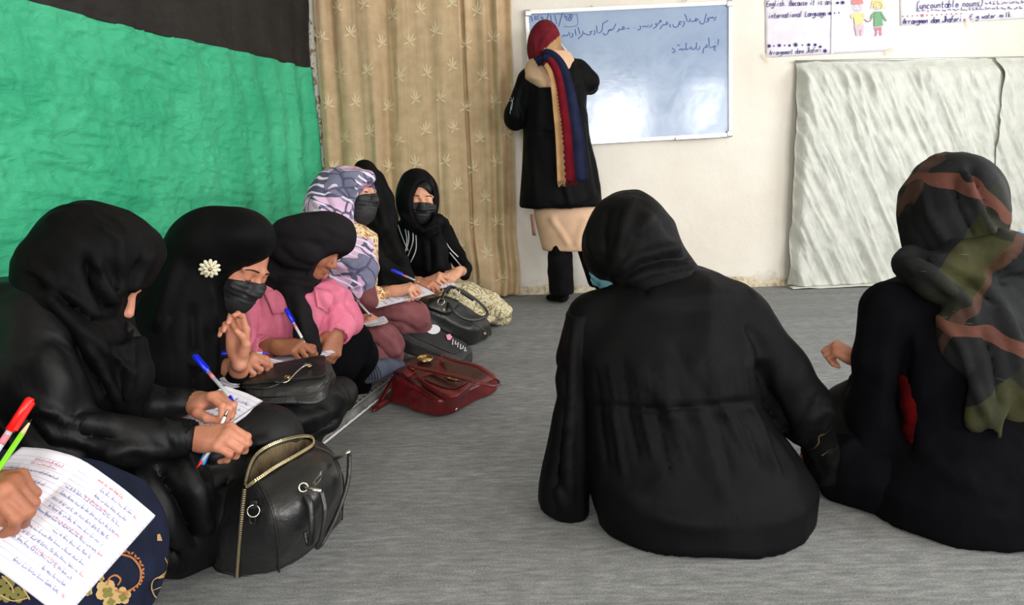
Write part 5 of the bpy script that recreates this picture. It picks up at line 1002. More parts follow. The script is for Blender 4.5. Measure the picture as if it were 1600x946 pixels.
# ---- sixth: black cloak behind
p6 = thing('person', 'woman wrapped in black cloak with peaked hood, half hidden behind the patterned scarf', 'person', P(600, 540, 3.42))
f6 = cv(.9, -.3, -.3); M6 = frm(f6, cv(.1, 1, 0)); h6 = head(P(578, 305, 3.42), M6, .95)
HI, tI, _ = hand(P(650, 442, 3.32), cv(.9, -.1, .2), cv(0, .8, .5), True, GRIP, .85, P(620, 440, 3.32))
bodycore(p6, h6, [ch((578, 330, 3.42, 20), (590, 390, 3.40, 36), (600, 500, 3.42, 40)), ch((600, 380, 3.34, 16), (590, 440, 3.30, 14), (620, 440, 3.32, 10))], [HI], M['skin'])
s = S(); s.chain(ch((569, 268, 3.42, 17), (574, 300, 3.42, 28), (586, 345, 3.38, 27), (590, 400, 3.34, 34), (600, 470, 3.36, 50)), .05); s.chain(ch((590, 280, 3.42, 8), (603, 310, 3.42, 9), (612, 340, 3.40, 10)), .03); s.chain(ch((610, 400, 3.32, 20), (630, 436, 3.30, 16)), .03); s.plane((0, 0, .037), (0, 0, -1))
fine(s, .008, [([(575, 262), (585, 300), (600, 350), (620, 400)], 5, .008), ([(598, 290), (606, 320), (608, 350)], 4, -.008), ([(580, 350), (600, 400), (640, 430)], 6, -.008), ([(600, 360), (625, 400), (650, 420)], 5, .008)], (.004, 10, cv(.4, -.8, 0), 4, 4), M['black2'], 'cloak', p6)
# ---- seventh: facing the viewer, striped shirt
p7 = thing('person', 'girl facing forward with eyes lowered, black mask, white-striped black shirt', 'person', P(670, 520, 3.72))
f7_ = cv(.17, -.28, .95); M7_ = frm(f7_, cv(.05, .96, .28)); c7_ = P(660, 314, 3.60)-M7_@np.array([0, .084, .003]); h7_ = head(c7_, M7_, 1.04)
HJ, tJ, _ = hand(P(664, 442, 3.44), cv(.85, .35, .3), cv(-.1, .75, .6), True, GRIP, .92, P(640, 440, 3.50))
HK, tK, _ = hand(P(716, 424, 3.50), cv(-.55, -.45, .6), cv(.3, .75, .5), False, REST, .85, P(728, 424, 3.60))
b7 = bodycore(p7, h7_, [ch((655, 350, 3.66, 16), (660, 400, 3.68, 34), (670, 470, 3.70, 36)), ch((622, 370, 3.66, 14), (618, 430, 3.60, 13), (640, 440, 3.50, 10)), ch((696, 360, 3.70, 12), (715, 400, 3.66, 11), (728, 424, 3.58, 9))], [HJ, HK], M['skin2'], headh=.0035)
s = S().loft(rows((345, 625, 690, 3.68, .06), (358, 613, 700, 3.68, .10), (400, 612, 702, 3.68, .13), (470, 620, 715, 3.70, .14)), .02); s.chain(ch((622, 362, 3.66, 16), (612, 420, 3.60, 18), (640, 446, 3.52, 14)), .02); s.chain(ch((690, 360, 3.69, 13), (707, 395, 3.66, 12), (727, 420, 3.58, 10), (726, 430, 3.56, 9)), .02)
sh = fine(s, .007, None, (.003, 12, (0, 0, 1), 3, 3), M['black'], 'shirt', p7); t7_ = bvh(sh); mb = MB()
for pts in ([(611, 347), (616, 343), (621, 340)], [(608, 350), (613, 372), (618, 385)], [(615, 350), (622, 375), (626, 400)], [(622, 352), (632, 378), (638, 392)], [(631, 348), (636, 372), (634, 392), (628, 410)], [(637, 352), (639, 375), (632, 400), (624, 418)], [(645, 356), (645, 380), (636, 405), (628, 425)], [(650, 366), (650, 390), (642, 410)], [(606, 358), (610, 380), (612, 398)], [(688, 350), (691, 356), (692, 366)], [(694, 346), (690, 354), (696, 362)], [(703, 395), (714, 408), (724, 420)], [(697, 380), (706, 392), (716, 402)], [(620, 342), (628, 345)], [(612, 362), (617, 380), (620, 395)]): drape(mb, t7_, pts, .0045, .003)
o = mb.ok('shirt_stripes', M['white'], sh); o['kind'] = 'stuff'
s = adde(S(), E(652, 312, 3.67, 33.5, 47, .12, 0)); s.chain(ch((638, 346, 3.60, 13), (660, 355, 3.56, 13), (684, 346, 3.60, 12)), .02); s.chain(ch((672, 358, 3.57, 17), (680, 390, 3.54, 19), (680, 415, 3.53, 21)), .02); s.chain(ch((690, 352, 3.64, 12), (692, 372, 3.66, 14)), .02)
adde(s, E(658.5, 316, 3.50, 20.5, 42, .17, -3), .006, 's')
fine(s, .006, [([(622, 300), (624, 330), (645, 355)], 3, .006), ([(640, 350), (662, 362), (690, 350)], 3, .008), ([(645, 360), (665, 372), (690, 360)], 3, -.007), ([(660, 370), (658, 400), (650, 430)], 5, .008), ([(680, 368), (684, 400), (690, 425)], 5, .006), ([(670, 370), (672, 400), (674, 430)], 4, -.007)], (.003, 12, (0, 0, 1), 4, 6), M['black2'], 'headscarf', p7)
s = S(); W_ = lambda *a: c7_+M7_@np.array(a)*1.04
s.ell(W_(0, -.008, .042), np.array([.0755, .094, .0875])*1.04, M7_); s.fn(lambda p: -(((p-c7_)@M7_)[..., 2]/1.04-(.052-.42*np.abs(((p-c7_)@M7_)[..., 0]-.010))), c7_-.2, c7_+.2, .004, 's'); s.ops[-1] = (s.ops[-1][0], (lambda p: ((p-c7_)@M7_)[..., 2]-1.04*(.066-3.2*(((p-c7_)@M7_)[..., 0]-.012)**2*10*.5)), s.ops[-1][2], s.ops[-1][3], .004)
fine(s, .005, None, None, M['hair'], 'hair', p7)
maskpart(p7, h7_, c7_, M7_, M['mask'], 1.04, .003); lids(p7, c7_, M7_, 1.04, (-1, 1))
s = S().chain(ch((680, 470, 3.62, 34), (730, 470, 3.74, 24), (762, 478, 3.80, 20), (785, 496, 3.86, 12)), .04); s.ell(P(740, 488, 3.80), (.20, .14, .05), None, .04); s.ell(P(690, 480, 3.6), (.16, .2, .08), None, .04); s.plane((0, 0, .004), (0, 0, -1))
def creamfloral():
    m = NT('cream leaf print', .85, Specular_IOR_Level=.15); v = m.co(); n_ = m.n('TexNoise'); n_.inputs['Scale'].default_value = 8; m.l(v, n_.inputs['Vector']); vw = m.mix(.25, v, n_.outputs['Color'])
    x = m.n('TexVoronoi', feature='DISTANCE_TO_EDGE'); x.inputs['Scale'].default_value = 26; m.l(vw, x.inputs['Vector']); m.col(m.ramp(x.outputs['Distance'], [(0, srgb(120, 108, 80)), (.05, srgb(150, 138, 106)), (.09, srgb(206, 196, 162)), (1, srgb(216, 207, 176))])); m.bump(m.noise(v, 14, 4), .4, .012); return m.m
fine(s, .007, [([(735, 455), (765, 475), (790, 500)], 4, .010), ([(720, 470), (755, 485), (780, 502)], 4, -.010), ([(760, 465), (780, 485), (798, 495)], 4, .008), ([(730, 490), (760, 498), (785, 508)], 3, .008)], (.005, 12, cv(.8, -.4, 0), 3, 9), creamfloral(), 'printed_skirt', p7)
pen('ballpoint_pen', 'blue pen in the hand of the girl in the striped shirt', (681, 430, 3.44), (690, 448, 3.40), None, 'blue', 0, r=.0036)
# ---- the photographer's neighbour: lap, hand and notebook at the lower left corner
p0 = thing('person', 'person cut off at lower left corner, navy floral skirt, hand with red pen', 'person', P(-60, 940, 1.12))
GR0 = dict(c=((70, 62, 34), (72, 68, 36), (74, 72, 38), (74, 72, 40)), th=((.018, .014, -.012), (.034, .042, -.026), (.020, .064, -.042), (.002, .074, -.050)))
HL, tL, _ = hand(P(-50, 762, .96), cv(.90, .12, .3), cv(-.3, .88, .35), False, GR0, .95, P(-120, 780, .95))
h0 = head(P(-330, 150, .98), frm(cv(.7, -.6, -.3), cv(.5, .8, 0)), 1.0); fine(adde(S(), E(-330, 150, .97, 150, 160, .13, 0)).cap(P(-330, 230, .97), P(-330, 420, .97), .10, .14, .05), .012, None, (.004, 9, (0, 0, 1), 3, 3), M['black2'], 'headscarf', p0)
bodycore(p0, h0, [ch((-330, 300, .95, 60), (-340, 500, 1.0, 120), (-300, 800, 1.05, 130)), ch((-300, 450, .95, 60), (-260, 800, .90, 45), (-120, 780, .95, 26)), ch((-260, 860, 1.05, 100), (100, 870, 1.1, 90))], [HL], M['skin3'])
s = S().chain(ch((-250, 850, 1.1, 150), (-20, 850, 1.12, 135), (110, 868, 1.14, 118), (140, 900, 1.16, 112)), .05); s.chain(ch((120, 800, 1.16, 75), (165, 830, 1.18, 85)), .05); s.plane((0, 0, .004), (0, 0, -1))
def navy():
    m = NT('navy floral cotton', .8, Specular_IOR_Level=.2); v = m.co(); m.col(m.ramp(m.noise(v, 20, 4), [(.3, srgb(14, 20, 40)), (.7, srgb(24, 32, 56))])); m.bump(m.noise(v, 10, 4), .3, .015); return m.m
sk = fine(s, .008, [([(200, 760), (225, 840), (235, 930)], 14, .008), ([(160, 760), (190, 820), (200, 900)], 12, -.006)], (.003, 8, (0, 0, 1), 3, 5), navy(), 'skirt', p0); tk = bvh(sk)
s = S().chain(ch((-330, 420, .95, 90), (-340, 560, 1.0, 140), (-320, 800, 1.05, 150)), .05); s.chain(ch((-290, 480, .9, 70), (-250, 780, .90, 60), (-110, 782, .945, 36)), .04); fine(s, .012, None, (.004, 9, (0, 0, 1), 3, 3), M['black'], 'tunic', p0)
M['cop'] = plain('copper print', srgb(176, 112, 60), .8); M['tanp'] = plain('tan print', srgb(190, 158, 104), .8); M['olp'] = plain('olive print', srgb(120, 116, 56), .8); M['yel'] = plain('yellow print', srgb(214, 178, 60), .8); M['rust'] = plain('rust print', srgb(128, 48, 32), .8)
def z2(x, y): return (x/2.735, 600+y/2.734)
mb = MB(); mo = MB(); mt = MB(); my = MB(); mr = MB()
drape(mb, tk, [z2(500, 730), z2(560, 740), z2(598, 790), z2(590, 850), z2(530, 890), z2(490, 880)], .003, .002)
for i, (x, y, a) in enumerate([(505, 722, -1), (530, 722, -.5), (556, 728, -.2), (580, 745, .3), (597, 770, .7), (604, 800, 1.2), (600, 830, 1.6), (585, 855, 2), (560, 875, 2.6), (535, 890, 3)]):
    for sg in (-1, 1):
        q = z2(x, y); b = a+sg*.9-1.2; L = 7; pts = [q, (q[0]+L*.5*math.cos(b)-2*math.sin(b), q[1]+L*.5*math.sin(b)+2*math.cos(b)), (q[0]+L*math.cos(b), q[1]+L*math.sin(b)), (q[0]+L*.5*math.cos(b)+2*math.sin(b), q[1]+L*.5*math.sin(b)-2*math.cos(b))]; dpatch(mb, tk, pts, .0018)
drape(mb, tk, [z2(500, 860), z2(512, 835), z2(490, 818), z2(465, 830), z2(455, 860)], .003, .002)
def flower(m_, cx, cy, r, n=5, ph=0, off=.0015):
    for i in range(n):
        a = 2*math.pi*i/n+ph; q = (cx+r*.6*math.cos(a), cy+r*.6*math.sin(a)); dpatch(m_, tk, [(q[0]+r*.5*math.cos(t), q[1]+r*.5*math.sin(t)) for t in np.linspace(0, 6.28, 9)[:-1]], off)
for (x, y, r) in ((455, 885, 17), (520, 905, 13), (470, 925, 12), (375, 885, 7), (430, 830, 5), (345, 885, 6)): q = z2(x, y); flower(mt, q[0], q[1], r, 5, x); flower(mo, q[0]+1, q[1]+2, r*.5, 4, y, .0022)
for pts in ([(700, 745), (712, 780), (695, 820), (655, 835), (645, 870), (660, 910), (690, 915)], [(712, 748), (706, 800), (672, 830), (705, 822)], [(650, 880), (700, 860), (706, 835)], [(0, 800), (60, 830), (100, 870), (130, 920)], [(0, 900), (60, 925), (130, 910)], [(10, 820), (50, 860), (60, 890)], [(700, 925), (660, 940)]): drape(my, tk, [z2(*a) for a in pts], .0022, .002)
dpatch(mr, tk, [z2(*a) for a in ((660, 850), (695, 835), (705, 870), (690, 905), (660, 900))], .0012); dpatch(my, tk, [z2(*a) for a in ((668, 645), (680, 642), (690, 672), (668, 672))])
for x, y in ((30, 850), (80, 900), (20, 900)): q = z2(x, y); flower(mo, q[0], q[1], 12, 4, x)
for m_, nm, mt_ in ((mb, 'copper_vine_print', 'cop'), (mo, 'olive_leaf_print', 'olp'), (mt, 'tan_flower_print', 'tanp'), (my, 'gold_outline_print', 'tanp'), (mr, 'rust_print', 'rust')):
    if m_.V: o = m_.ok(nm, M[mt_], sk); o['kind'] = 'stuff'
pen('ballpoint_pen', 'red-capped pen held upright in the hand at the lower left corner', (49, 622, 1.0), (-48, 770, .93), 'red' if 0 else 'redp', 'clear', .36, r=.0048)
a, b = P(50, 655, .99), P(-40, 790, .93); d = nz(a-b); t = thing('pencil', 'lime green pencil beside the red pen at the lower left', 'pencil', (a+b)/2)
MB().tube([b, a-d*.022], .0037, 6).ok('shaft', M['lime'], t, False); MB().tube([a-d*.022, a-d*.006], [.0037, .0014], 8).ok('sharpened_wood', M['wood'], t); MB().tube([a-d*.006, a], [.0014, .0004], 6).ok('lead', M['blackp'], t)
# ======== bags, books, floor mattress ========
def pt(a): return np.asarray(a, float) if isinstance(a, np.ndarray) else (Fz(a[0], a[1], a[3]) if len(a) == 4 else (P(*a) if len(a) == 3 else Fz(*a)))
def hexa(top, bot, r=.16, n=20, pw=1):
    """rounded block through eight corners: top a,b,c,d and bottom a,b,c,d"""
    T_ = [pt(a) for a in top]; B_ = [pt(a) for a in bot]; V, F = S().box((0, 0, 0), (1, 1, 1), None, r*2).mesh(2/n); V = np.clip(V, -1, 1)*.5+.5; u, v, w_ = V[:, 0:1], V[:, 1:2], V[:, 2:3]
    f = lambda q: (1-v)*((1-u)*q[0]+u*q[1])+v*((1-u)*q[3]+u*q[2]); W = w_*f(T_)+(1-w_)*f(B_)
    d = np.linalg.det(np.stack([T_[1]-T_[0], T_[3]-T_[0], T_[0]-B_[0]], 1)); return W, (F if d > 0 else F[:, ::-1])
def loftp(curves, n=8, m=5, closed=True, th=.003):
    C = [np.array(cr([pt(a) for a in c], n)) for c in curves]; A = np.array(C); G_ = np.stack([np.array(cr(list(A[:, j]), m, closed)) for j in range(A.shape[1])], 1)
    k, q = G_.shape[:2]; i = np.arange(k*q).reshape(k, q); 
    if closed: i2 = np.concatenate([i, i[:1]]); 
    else: i2 = i
    F = np.stack([i2[:-1, :-1], i2[1:, :-1], i2[1:, 1:], i2[:-1, 1:]], -1).reshape(-1, 4); return G_, F
def cyl(mb, a, b, r, n=10): mb.tube([a, b], r, n)
# ---- open black handbag in the foreground
bagA = thing('handbag', 'open black leather handbag with brass zip in the left foreground', 'bag', Fz(440, 860))
cols = [[(384, 762, 1.435), (380, 800, 1.41), (375, 850, 1.40), (371, 903)], [(402, 752, 1.43), (424, 795, 1.385), (434, 850, 1.385), (436, 894)], [(430, 733, 1.47), (462, 765, 1.43), (478, 815, 1.42), (482, 866)],
        [(465, 713, 1.53), (502, 735, 1.50), (518, 780, 1.49), (514, 836)], [(490, 696, 1.60), (520, 712, 1.60), (536, 750, 1.58), (534, 812)], [(482, 684, 1.66), (505, 700, 1.74), (510, 750, 1.78), (505, 795)],
        [(447, 689, 1.58), (430, 735, 1.68), (425, 780, 1.72), (440, 830)], [(412, 704, 1.53), (372, 755, 1.58), (362, 800, 1.58), (375, 858)], [(394, 724, 1.48), (346, 775, 1.49), (328, 830, 1.46), (333, 886)]]
G_, F = loftp(cols); k, q = G_.shape[:2]; V = G_.reshape(-1, 3)
V2 = wrinkle(V, F, .0022, 12, (0, 0, 1), 2, 3); cen = V2.mean(0)
if ((vnormals(V2, F)*(V2-cen)).sum(1)).mean() < 0: F = F[:, ::-1]
N = vnormals(V2, F); Vi = V2-N*.003; base = np.concatenate([V2, Vi]); nV = len(V2)
bc_ = G_[:, -1].mean(0); base = np.concatenate([base, [bc_+[0, 0, .002]]]); idx = np.arange(k*q).reshape(k, q)
Fl = [list(f) for f in F]+[list(f[::-1]+nV) for f in F]+[[idx[i, -1], idx[(i+1) % k, -1], 2*nV] for i in range(k)]+[[idx[i, 0], idx[(i+1) % k, 0], idx[(i+1) % k, 0]+nV, idx[i, 0]+nV] for i in range(k)]
mk('body', base, Fl, M['leather'], bagA)
rim = G_[:, 0]
mb = MB().tube([p_+[0, 0, .001] for p_ in rim], .0016, 6, True); zp = mb.ok('zip', M['zip'], bagA)
mb = MB()
def teeth(mb, line, step=.0045):
    L = 0
    for a, b in zip(line[:-1], line[1:]):
        d = b-a; l = np.linalg.norm(d); t = step-L
        while t < l: mb.box(a+d*t/l, (.0013, .0026, .0012), frm(nz(d), CF)@np.array([[0, 1, 0], [1, 0, 0], [0, 0, 1.]])); t += step
        L = l-(t-step)
teeth(mb, [p_+[0, 0, .0045] for p_ in np.concatenate([rim, rim[:1]])])
zl = [p_-CF*.003 for p_ in G_[0]]; teeth(mb, zl); o = mb.ok('zip_teeth', M['zip'], bagA, False); o['kind'] = 'stuff'
for dx in (-.0055, .0055): MB().tube([p_+CR*dx-CF*.0005 for p_ in G_[0]], .0014, 6).ok('zip_edge', M['leather'], bagA)
for i in (5, 20, 25): MB().tube([p_-CF*.002+CR*.001 for p_ in G_[i]], .0022, 6).ok('seam_piping', M['leather'], bagA)
lin = []
for j, (sh_, dz) in enumerate(((.97, -.004), (.93, -.03), (.86, -.06), (.7, -.085), (.0, -.09))):
    c = rim.mean(0); lin.append(c+(rim-c)*sh_+[0, 0, dz])
LV = np.concatenate(lin); LF = []
for j in range(4):
    for i in range(k): LF.append((j*k+i, j*k+(i+1) % k, (j+1)*k+(i+1) % k, (j+1)*k+i))
mk('lining', LV, LF, M['fur'], bagA)
mb = MB().ring(P(396, 799, 1.385), cv(.25, .1, 1), R(9.5, 1.4), .0016, 18, 6); mb.ok('d_ring', M['chrome'], bagA)
S_ = hexa([(390, 783, 1.392), (402, 783, 1.392), (402, 783, 1.388), (390, 783, 1.388)], [(390, 796, 1.390), (402, 796, 1.390), (402, 796, 1.386), (390, 796, 1.386)], .2, 10); mk('ring_tab', *S_, M['leather'], bagA)
mb = MB().tube(cr([P(391, 806, 1.385), P(390, 815, 1.383), P(394, 819, 1.383), P(399, 815, 1.383), P(399, 806, 1.385)], 4), .0018, 6); mb.ok('ring_loop', M['leather'], bagA)
mb = MB().tube(cr([P(502, 767, 1.425), P(508, 800, 1.41), P(503, 840, 1.40), P(496, 856, 1.40), P(505, 846, 1.42), P(526, 805, 1.46), P(543, 755, 1.50), P(546, 710, 1.53)], 8), .0058, 10, flat=.8); mb.ok('handle', M['leather'], bagA)
mb = MB().tube(cr([P(478, 775, 1.425), P(486, 790, 1.415), P(488, 830, 1.405), P(484, 852, 1.41), P(478, 830, 1.42)], 6), .0075, 10, flat=.6); mb.ok('handle', M['leather'], bagA)
mb = MB().tube([P(470, 761, 1.44), P(486, 765, 1.425), P(502, 768, 1.42)], .004, 8); mb.ok('handle_bar', M['chrome'], bagA)
mb = MB().tube([P(522, 718, 1.56), P(534, 713, 1.54), P(547, 706, 1.53)], .004, 8); mb.ok('handle_bar', M['chrome'], bagA)
mb = MB().ring(P(474, 762, 1.43), cv(.2, .3, 1), .009, .0022, 14, 6); mb.ok('handle_ring', M['chrome'], bagA)
tri = [P(491, 752, 1.46), P(503, 736, 1.475), P(506, 733, 1.478), P(504, 748, 1.46), P(496, 757, 1.452)]; tri = [p_-CF*.016 for p_ in tri]; mb = MB(); mb.add(tri+[p_+CF*.004 for p_ in tri], [(0, 1, 2, 3, 4), (9, 8, 7, 6, 5)]+[(i, i+5, (i+1) % 5+5, (i+1) % 5) for i in range(5)]); mb.ok('metal_emblem', M['chrome'], bagA, False)
mb = MB(); mb.tube([p_-CF*.0015 for p_ in [tri[4]*.7+tri[1]*.3, tri[0]*.5+tri[3]*.5, tri[3]*.5+tri[2]*.5]], .0012, 5); mb.ok('emblem_bar', M['blackp'], bagA)
# ---- dark red handbag lying on the carpet
bagB = thing('handbag', 'dark red leather handbag with buckled pocket lying on the grey carpet', 'bag', Fz(690, 620))
tB_ = [(606, 577, 0, .115), (660, 549, 0, .135), (782, 582, 0, .075), (690, 629, 0, .075)]; bB_ = [(604, 632, 0, .003), (660, 606, 0, .003), (786, 607, 0, .003), (689, 656, 0, .003)]
V, F = hexa(tB_, bB_, .18, 34); V = wrinkle(V, F, .004, 9, (1, 0, 0), 1.5, 4); mk('body', V, F, M['red'], bagB)
def lerp4(q, u, v): return (1-v)*((1-u)*q[0]+u*q[1])+v*((1-u)*q[3]+u*q[2])
qT = [pt(a) for a in tB_]; nT = nz(np.cross(qT[1]-qT[0], qT[3]-qT[0])); nT = nT if nT[2] > 0 else -nT
def slabq(q, nrm, t0, t1, r=.2, n=14): return hexa([p_+nrm*t1 for p_ in q], [p_+nrm*t0 for p_ in q], r, n)
mk('front_panel', *slabq([lerp4(qT, a, b) for a, b in ((.04, .05), (.96, .05), (.95, .93), (.05, .93))], nT, -.008, .004, .12, 24), M['red2'], bagB)
qp = [on(*a, qT[0]+nT*.004, nT) for a in ((650, 598), (700, 584), (741, 606), (706, 632))]
pk = mk('pocket', *slabq(qp, nT, -.004, .022, .25, 16), M['red'], bagB)
qf = [on(*a, qT[0]+nT*.026, nT) for a in ((655, 592), (702, 578), (737, 596), (706, 612), )]; mk('pocket_flap', *slabq(qf, nT, 0, .005, .3, 14), M['red2'], bagB)
bk = on(709, 591, qT[0]+nT*.034, nT); e1 = nz(qT[1]-qT[0]); e2 = np.cross(nT, e1); mb = MB()
for s_, t_ in ((-1, 0), (1, 0)): mb.box(bk+e1*s_*.014, (.0022, .017, .002), np.stack([e1, e2, nT], 1))
for s_ in (-1, 1): mb.box(bk+e2*s_*.015, (.014, .0022, .002), np.stack([e1, e2, nT], 1))
mb.ok('buckle', M['gold'], bagB, False); MB().box(bk-nT*.003, (.010, .035, .002), np.stack([e1, e2, nT], 1)).ok('buckle_strap', M['red2'], bagB, False)
eb = on(664, 561, qT[0]+nT*.012, nT); o = MB().disc(eb, nT, .030, .006, 24).ok('round_emblem', M['gold'], bagB); MB().ring(eb+nT*.003, nT, .028, .0022, 24, 6).ok('emblem_rim', M['gold'], o); MB().ring(eb+nT*.003, nT, .016, .0018, 20, 6).ok('emblem_ring', M['gold'], o)
H1 = [on(*a, qT[0]+nT*h_, nT) for *a, h_ in ((640, 573, .012), (665, 578, .035), (700, 586, .05), (740, 596, .05), (768, 603, .03), (779, 601, .004))]
MB().tube(cr(H1, 8), .011, 10, flat=.45, up=nT).ok('handle', M['red'], bagB)
H2 = [on(*a, qT[0]+nT*h_, nT) for *a, h_ in ((690, 556, .01), (712, 564, .04), (745, 572, .05), (770, 588, .03), (779, 597, .004))]
MB().tube(cr(H2, 8), .010, 10, flat=.45, up=nT).ok('handle', M['red'], bagB)
for a in ((646, 575), (694, 558)): MB().ring(on(*a, qT[0]+nT*.016, nT), nT, .012, .0022, 16, 6).ok('handle_ring', M['gold'], bagB)
mk('handle_patch', *slabq([on(*a, qT[0]+nT*.006, nT) for a in ((626, 582), (644, 572), (652, 580), (637, 592))], nT, -.002, .004, .25, 10), M['red'], bagB)
MB().tube(cr([Fz(618, 586, .09), Fz(606, 606, .05), Fz(592, 630, .012), Fz(584, 640, .010), Fz(590, 636, .010), Fz(608, 624, .02)], 8), .011, 10, flat=.4).ok('long_strap', M['red'], bagB)
tb = bvh(bpy.data.objects['body' if 0 else bagB.children[0].name])
for a in ((712, 640), (774, 604)):
    h_ = hit(tb, a[0], a[1], .002)
    if h_: MB().disc(h_[0], h_[1], .006, .005, 12).ok('stud', M['chrome'], bagB)
MB().tube([lerp4(qT, .02, .92)+nT*.0, lerp4(qT, .02, .08)+nT*.0], .0025, 6).ok('seam_piping', M['red2'], bagB); MB().tube([lerp4(qT, .05, .97)-nT*.001, lerp4(qT, .90, .95)-nT*.003], .003, 6).ok('seam_piping', M['red2'], bagB)
# ---- black bag with printed flap
bagC = thing('shoulder_bag', 'flat black bag with white and pink print lying behind the red handbag', 'bag', Fz(700, 575))
tC_ = [(604, 512, 2.93), (634, 494, 3.08), (742, 543, 3.10), (715, 562, 2.93)]; q = [pt(a) for a in tC_]; nC = nz(np.cross(q[1]-q[0], q[3]-q[0])); nC = nC if nC[2] > 0 else -nC
bb = [p_-[0, 0, .085] for p_ in q]; bb = [np.array([p_[0], p_[1], max(p_[2], .003)]) for p_ in bb]; V, F = hexa(q, bb, .2, 26); V = wrinkle(V, F, .003, 10, (1, 0, 0), 2, 9); mk('body', V, F, M['nylon'], bagC)
mk('flap', *slabq([lerp4(q, a, b) for a, b in ((.08, .30), (.96, .06), (.97, .90), (.10, .92))], nC, -.004, .008, .12, 22), M['nylon'], bagC)
oc = lambda x, y, h_=.0095: on(x, y, q[0]+nC*h_, nC)
mb = MB(); mb.add([oc(*a) for a in circ(677, 515, 11, 7.5, 18)], [tuple(range(18))[::-1]]); mb.ok('white_print', M['white'], bagC, False)
M['pinkp'] = plain('pink print', srgb(230, 150, 190), .6); mb = MB(); mb.add([oc(*a) for a in [(697, 524), (703, 522), (707, 527), (703, 532), (699, 531)]], [(4, 3, 2, 1, 0)]); mb.ok('pink_print', M['pinkp'], bagC, False)
mb = MB()
def rb(mb, pts, wd, n): V = [p_ for p_ in pts]; ribbon_n(mb, V, wd, n)
def ribbon_n(mb, pts, wd, nrm, n=3):
    pts = cr(pts, n) if len(pts) > 2 else pts; V = []
    for i, p_ in enumerate(pts): t = nz(pts[min(i+1, len(pts)-1)]-pts[max(i-1, 0)]+1e-9); sd = nz(np.cross(nrm, t)); V += [p_-sd*wd/2, p_+sd*wd/2]
    mb.add(V, [(2*i, 2*i+2, 2*i+3, 2*i+1) for i in range(len(pts)-1)])
for i, (x, h_) in enumerate(((708, 9), (712, 6), (716, 8), (720, 8), (724, 5), (727, 6))):
    y = 530+i*2.6; ribbon_n(mb, [oc(x, y), oc(x-1, y+h_)], .0035, nC)
    if i % 2: ribbon_n(mb, [oc(x-1, y+h_), oc(x+2.5, y+h_-1)], .003, nC)
mb.ok('lettering', M['white'], bagC, False)['kind'] = 'stuff'
for (x0, y0, x1, y1) in ((626, 500, 664, 506), ): mk('zip_pocket', *slabq([oc(x0, y0, .008), oc(x1, y1-6, .008), oc(x1+4, y1+6, .008), oc(x0+4, y0+14, .008)], nC, 0, .010, .25, 12), M['nylon'], bagC)
MB().tube(cr([oc(612, 508, .012), oc(640, 530, .012), oc(680, 548, .012), oc(712, 562, .006)], 6), .0022, 6).ok('seam_piping', M['leather'], bagC)
MB().tube(cr([oc(608, 506, .01), oc(600, 500, .03), oc(612, 496, .035), oc(630, 502, .025), oc(636, 506, .01)], 6), .008, 8, flat=.5).ok('strap', M['nylon'], bagC)
# ---- black handbag beside the printed skirt
bagD = thing('handbag', 'worn black leather handbag with loop handles beside the cream printed skirt', 'bag', Fz(745, 530))
tD_ = [(654, 476, 3.26), (688, 455, 3.40), (768, 502, 3.52), (738, 516, 3.34)]; q = [pt(a) for a in tD_]
V, F = hexa(q, [(664, 506, 3.24), (700, 492, 3.42), (774, 524), (738, 542)], .22, 30); V = wrinkle(V, F, .006, 8, (1, 0, -.3), 1.6, 14); mk('body', V, F, M['leather2'], bagD)
nD = nz(np.cross(q[1]-q[0], q[3]-q[0])); nD = nD if nD[2] > 0 else -nD; od = lambda x, y, h_=.006: on(x, y, q[0]+nD*h_, nD)
V, F = hexa([od(664, 478, .03), od(690, 460, .03), od(722, 470, .03), od(700, 492, .03)], [od(662, 484, -.01), od(688, 464, -.01), od(722, 474, -.01), od(702, 496, -.01)], .25, 14); mk('side_pocket', V, F, M['leather2'], bagD)
MB().tube(cr([od(700, 474, .03), od(706, 482, .05), od(718, 494, .05), od(735, 500, .05), od(752, 498, .05), od(762, 490, .05), od(752, 476, .05), od(735, 462, .05), od(716, 452, .05), od(704, 450, .04), od(698, 458, .02)], 6), .0085, 10, flat=.6).ok('handle', M['leather2'], bagD)
MB().tube(cr([od(690, 470, .035), od(694, 458, .055), od(702, 448, .06), od(712, 450, .055), od(722, 458, .05), od(740, 470, .05)], 6), .0085, 10, flat=.6).ok('handle', M['leather2'], bagD)
for a in ((689, 472), (713, 456)): MB().ring(od(*a, .055), cv(-.2, .4, .8), .016, .0028, 18, 6).ok('handle_ring', M['chrome'], bagD)
for a in ((694, 484), (758, 521)): MB().ring(od(*a, .02)-CF*.02, cv(.2, .3, 1), .004, .003, 10, 6).ok('stud', M['gold'], bagD)
MB().tube(cr([od(700, 478, .02), od(725, 496, .012), od(750, 512, .008), od(762, 520, .003)], 6), .003, 6).ok('seam_piping', M['leather2'], bagD)
pen('ballpoint_pen', 'white pen tucked across the handles of the worn black handbag', od(738, 470, .045), od(757, 486, .04), None, 'white', 0, r=.004) if 0 else None
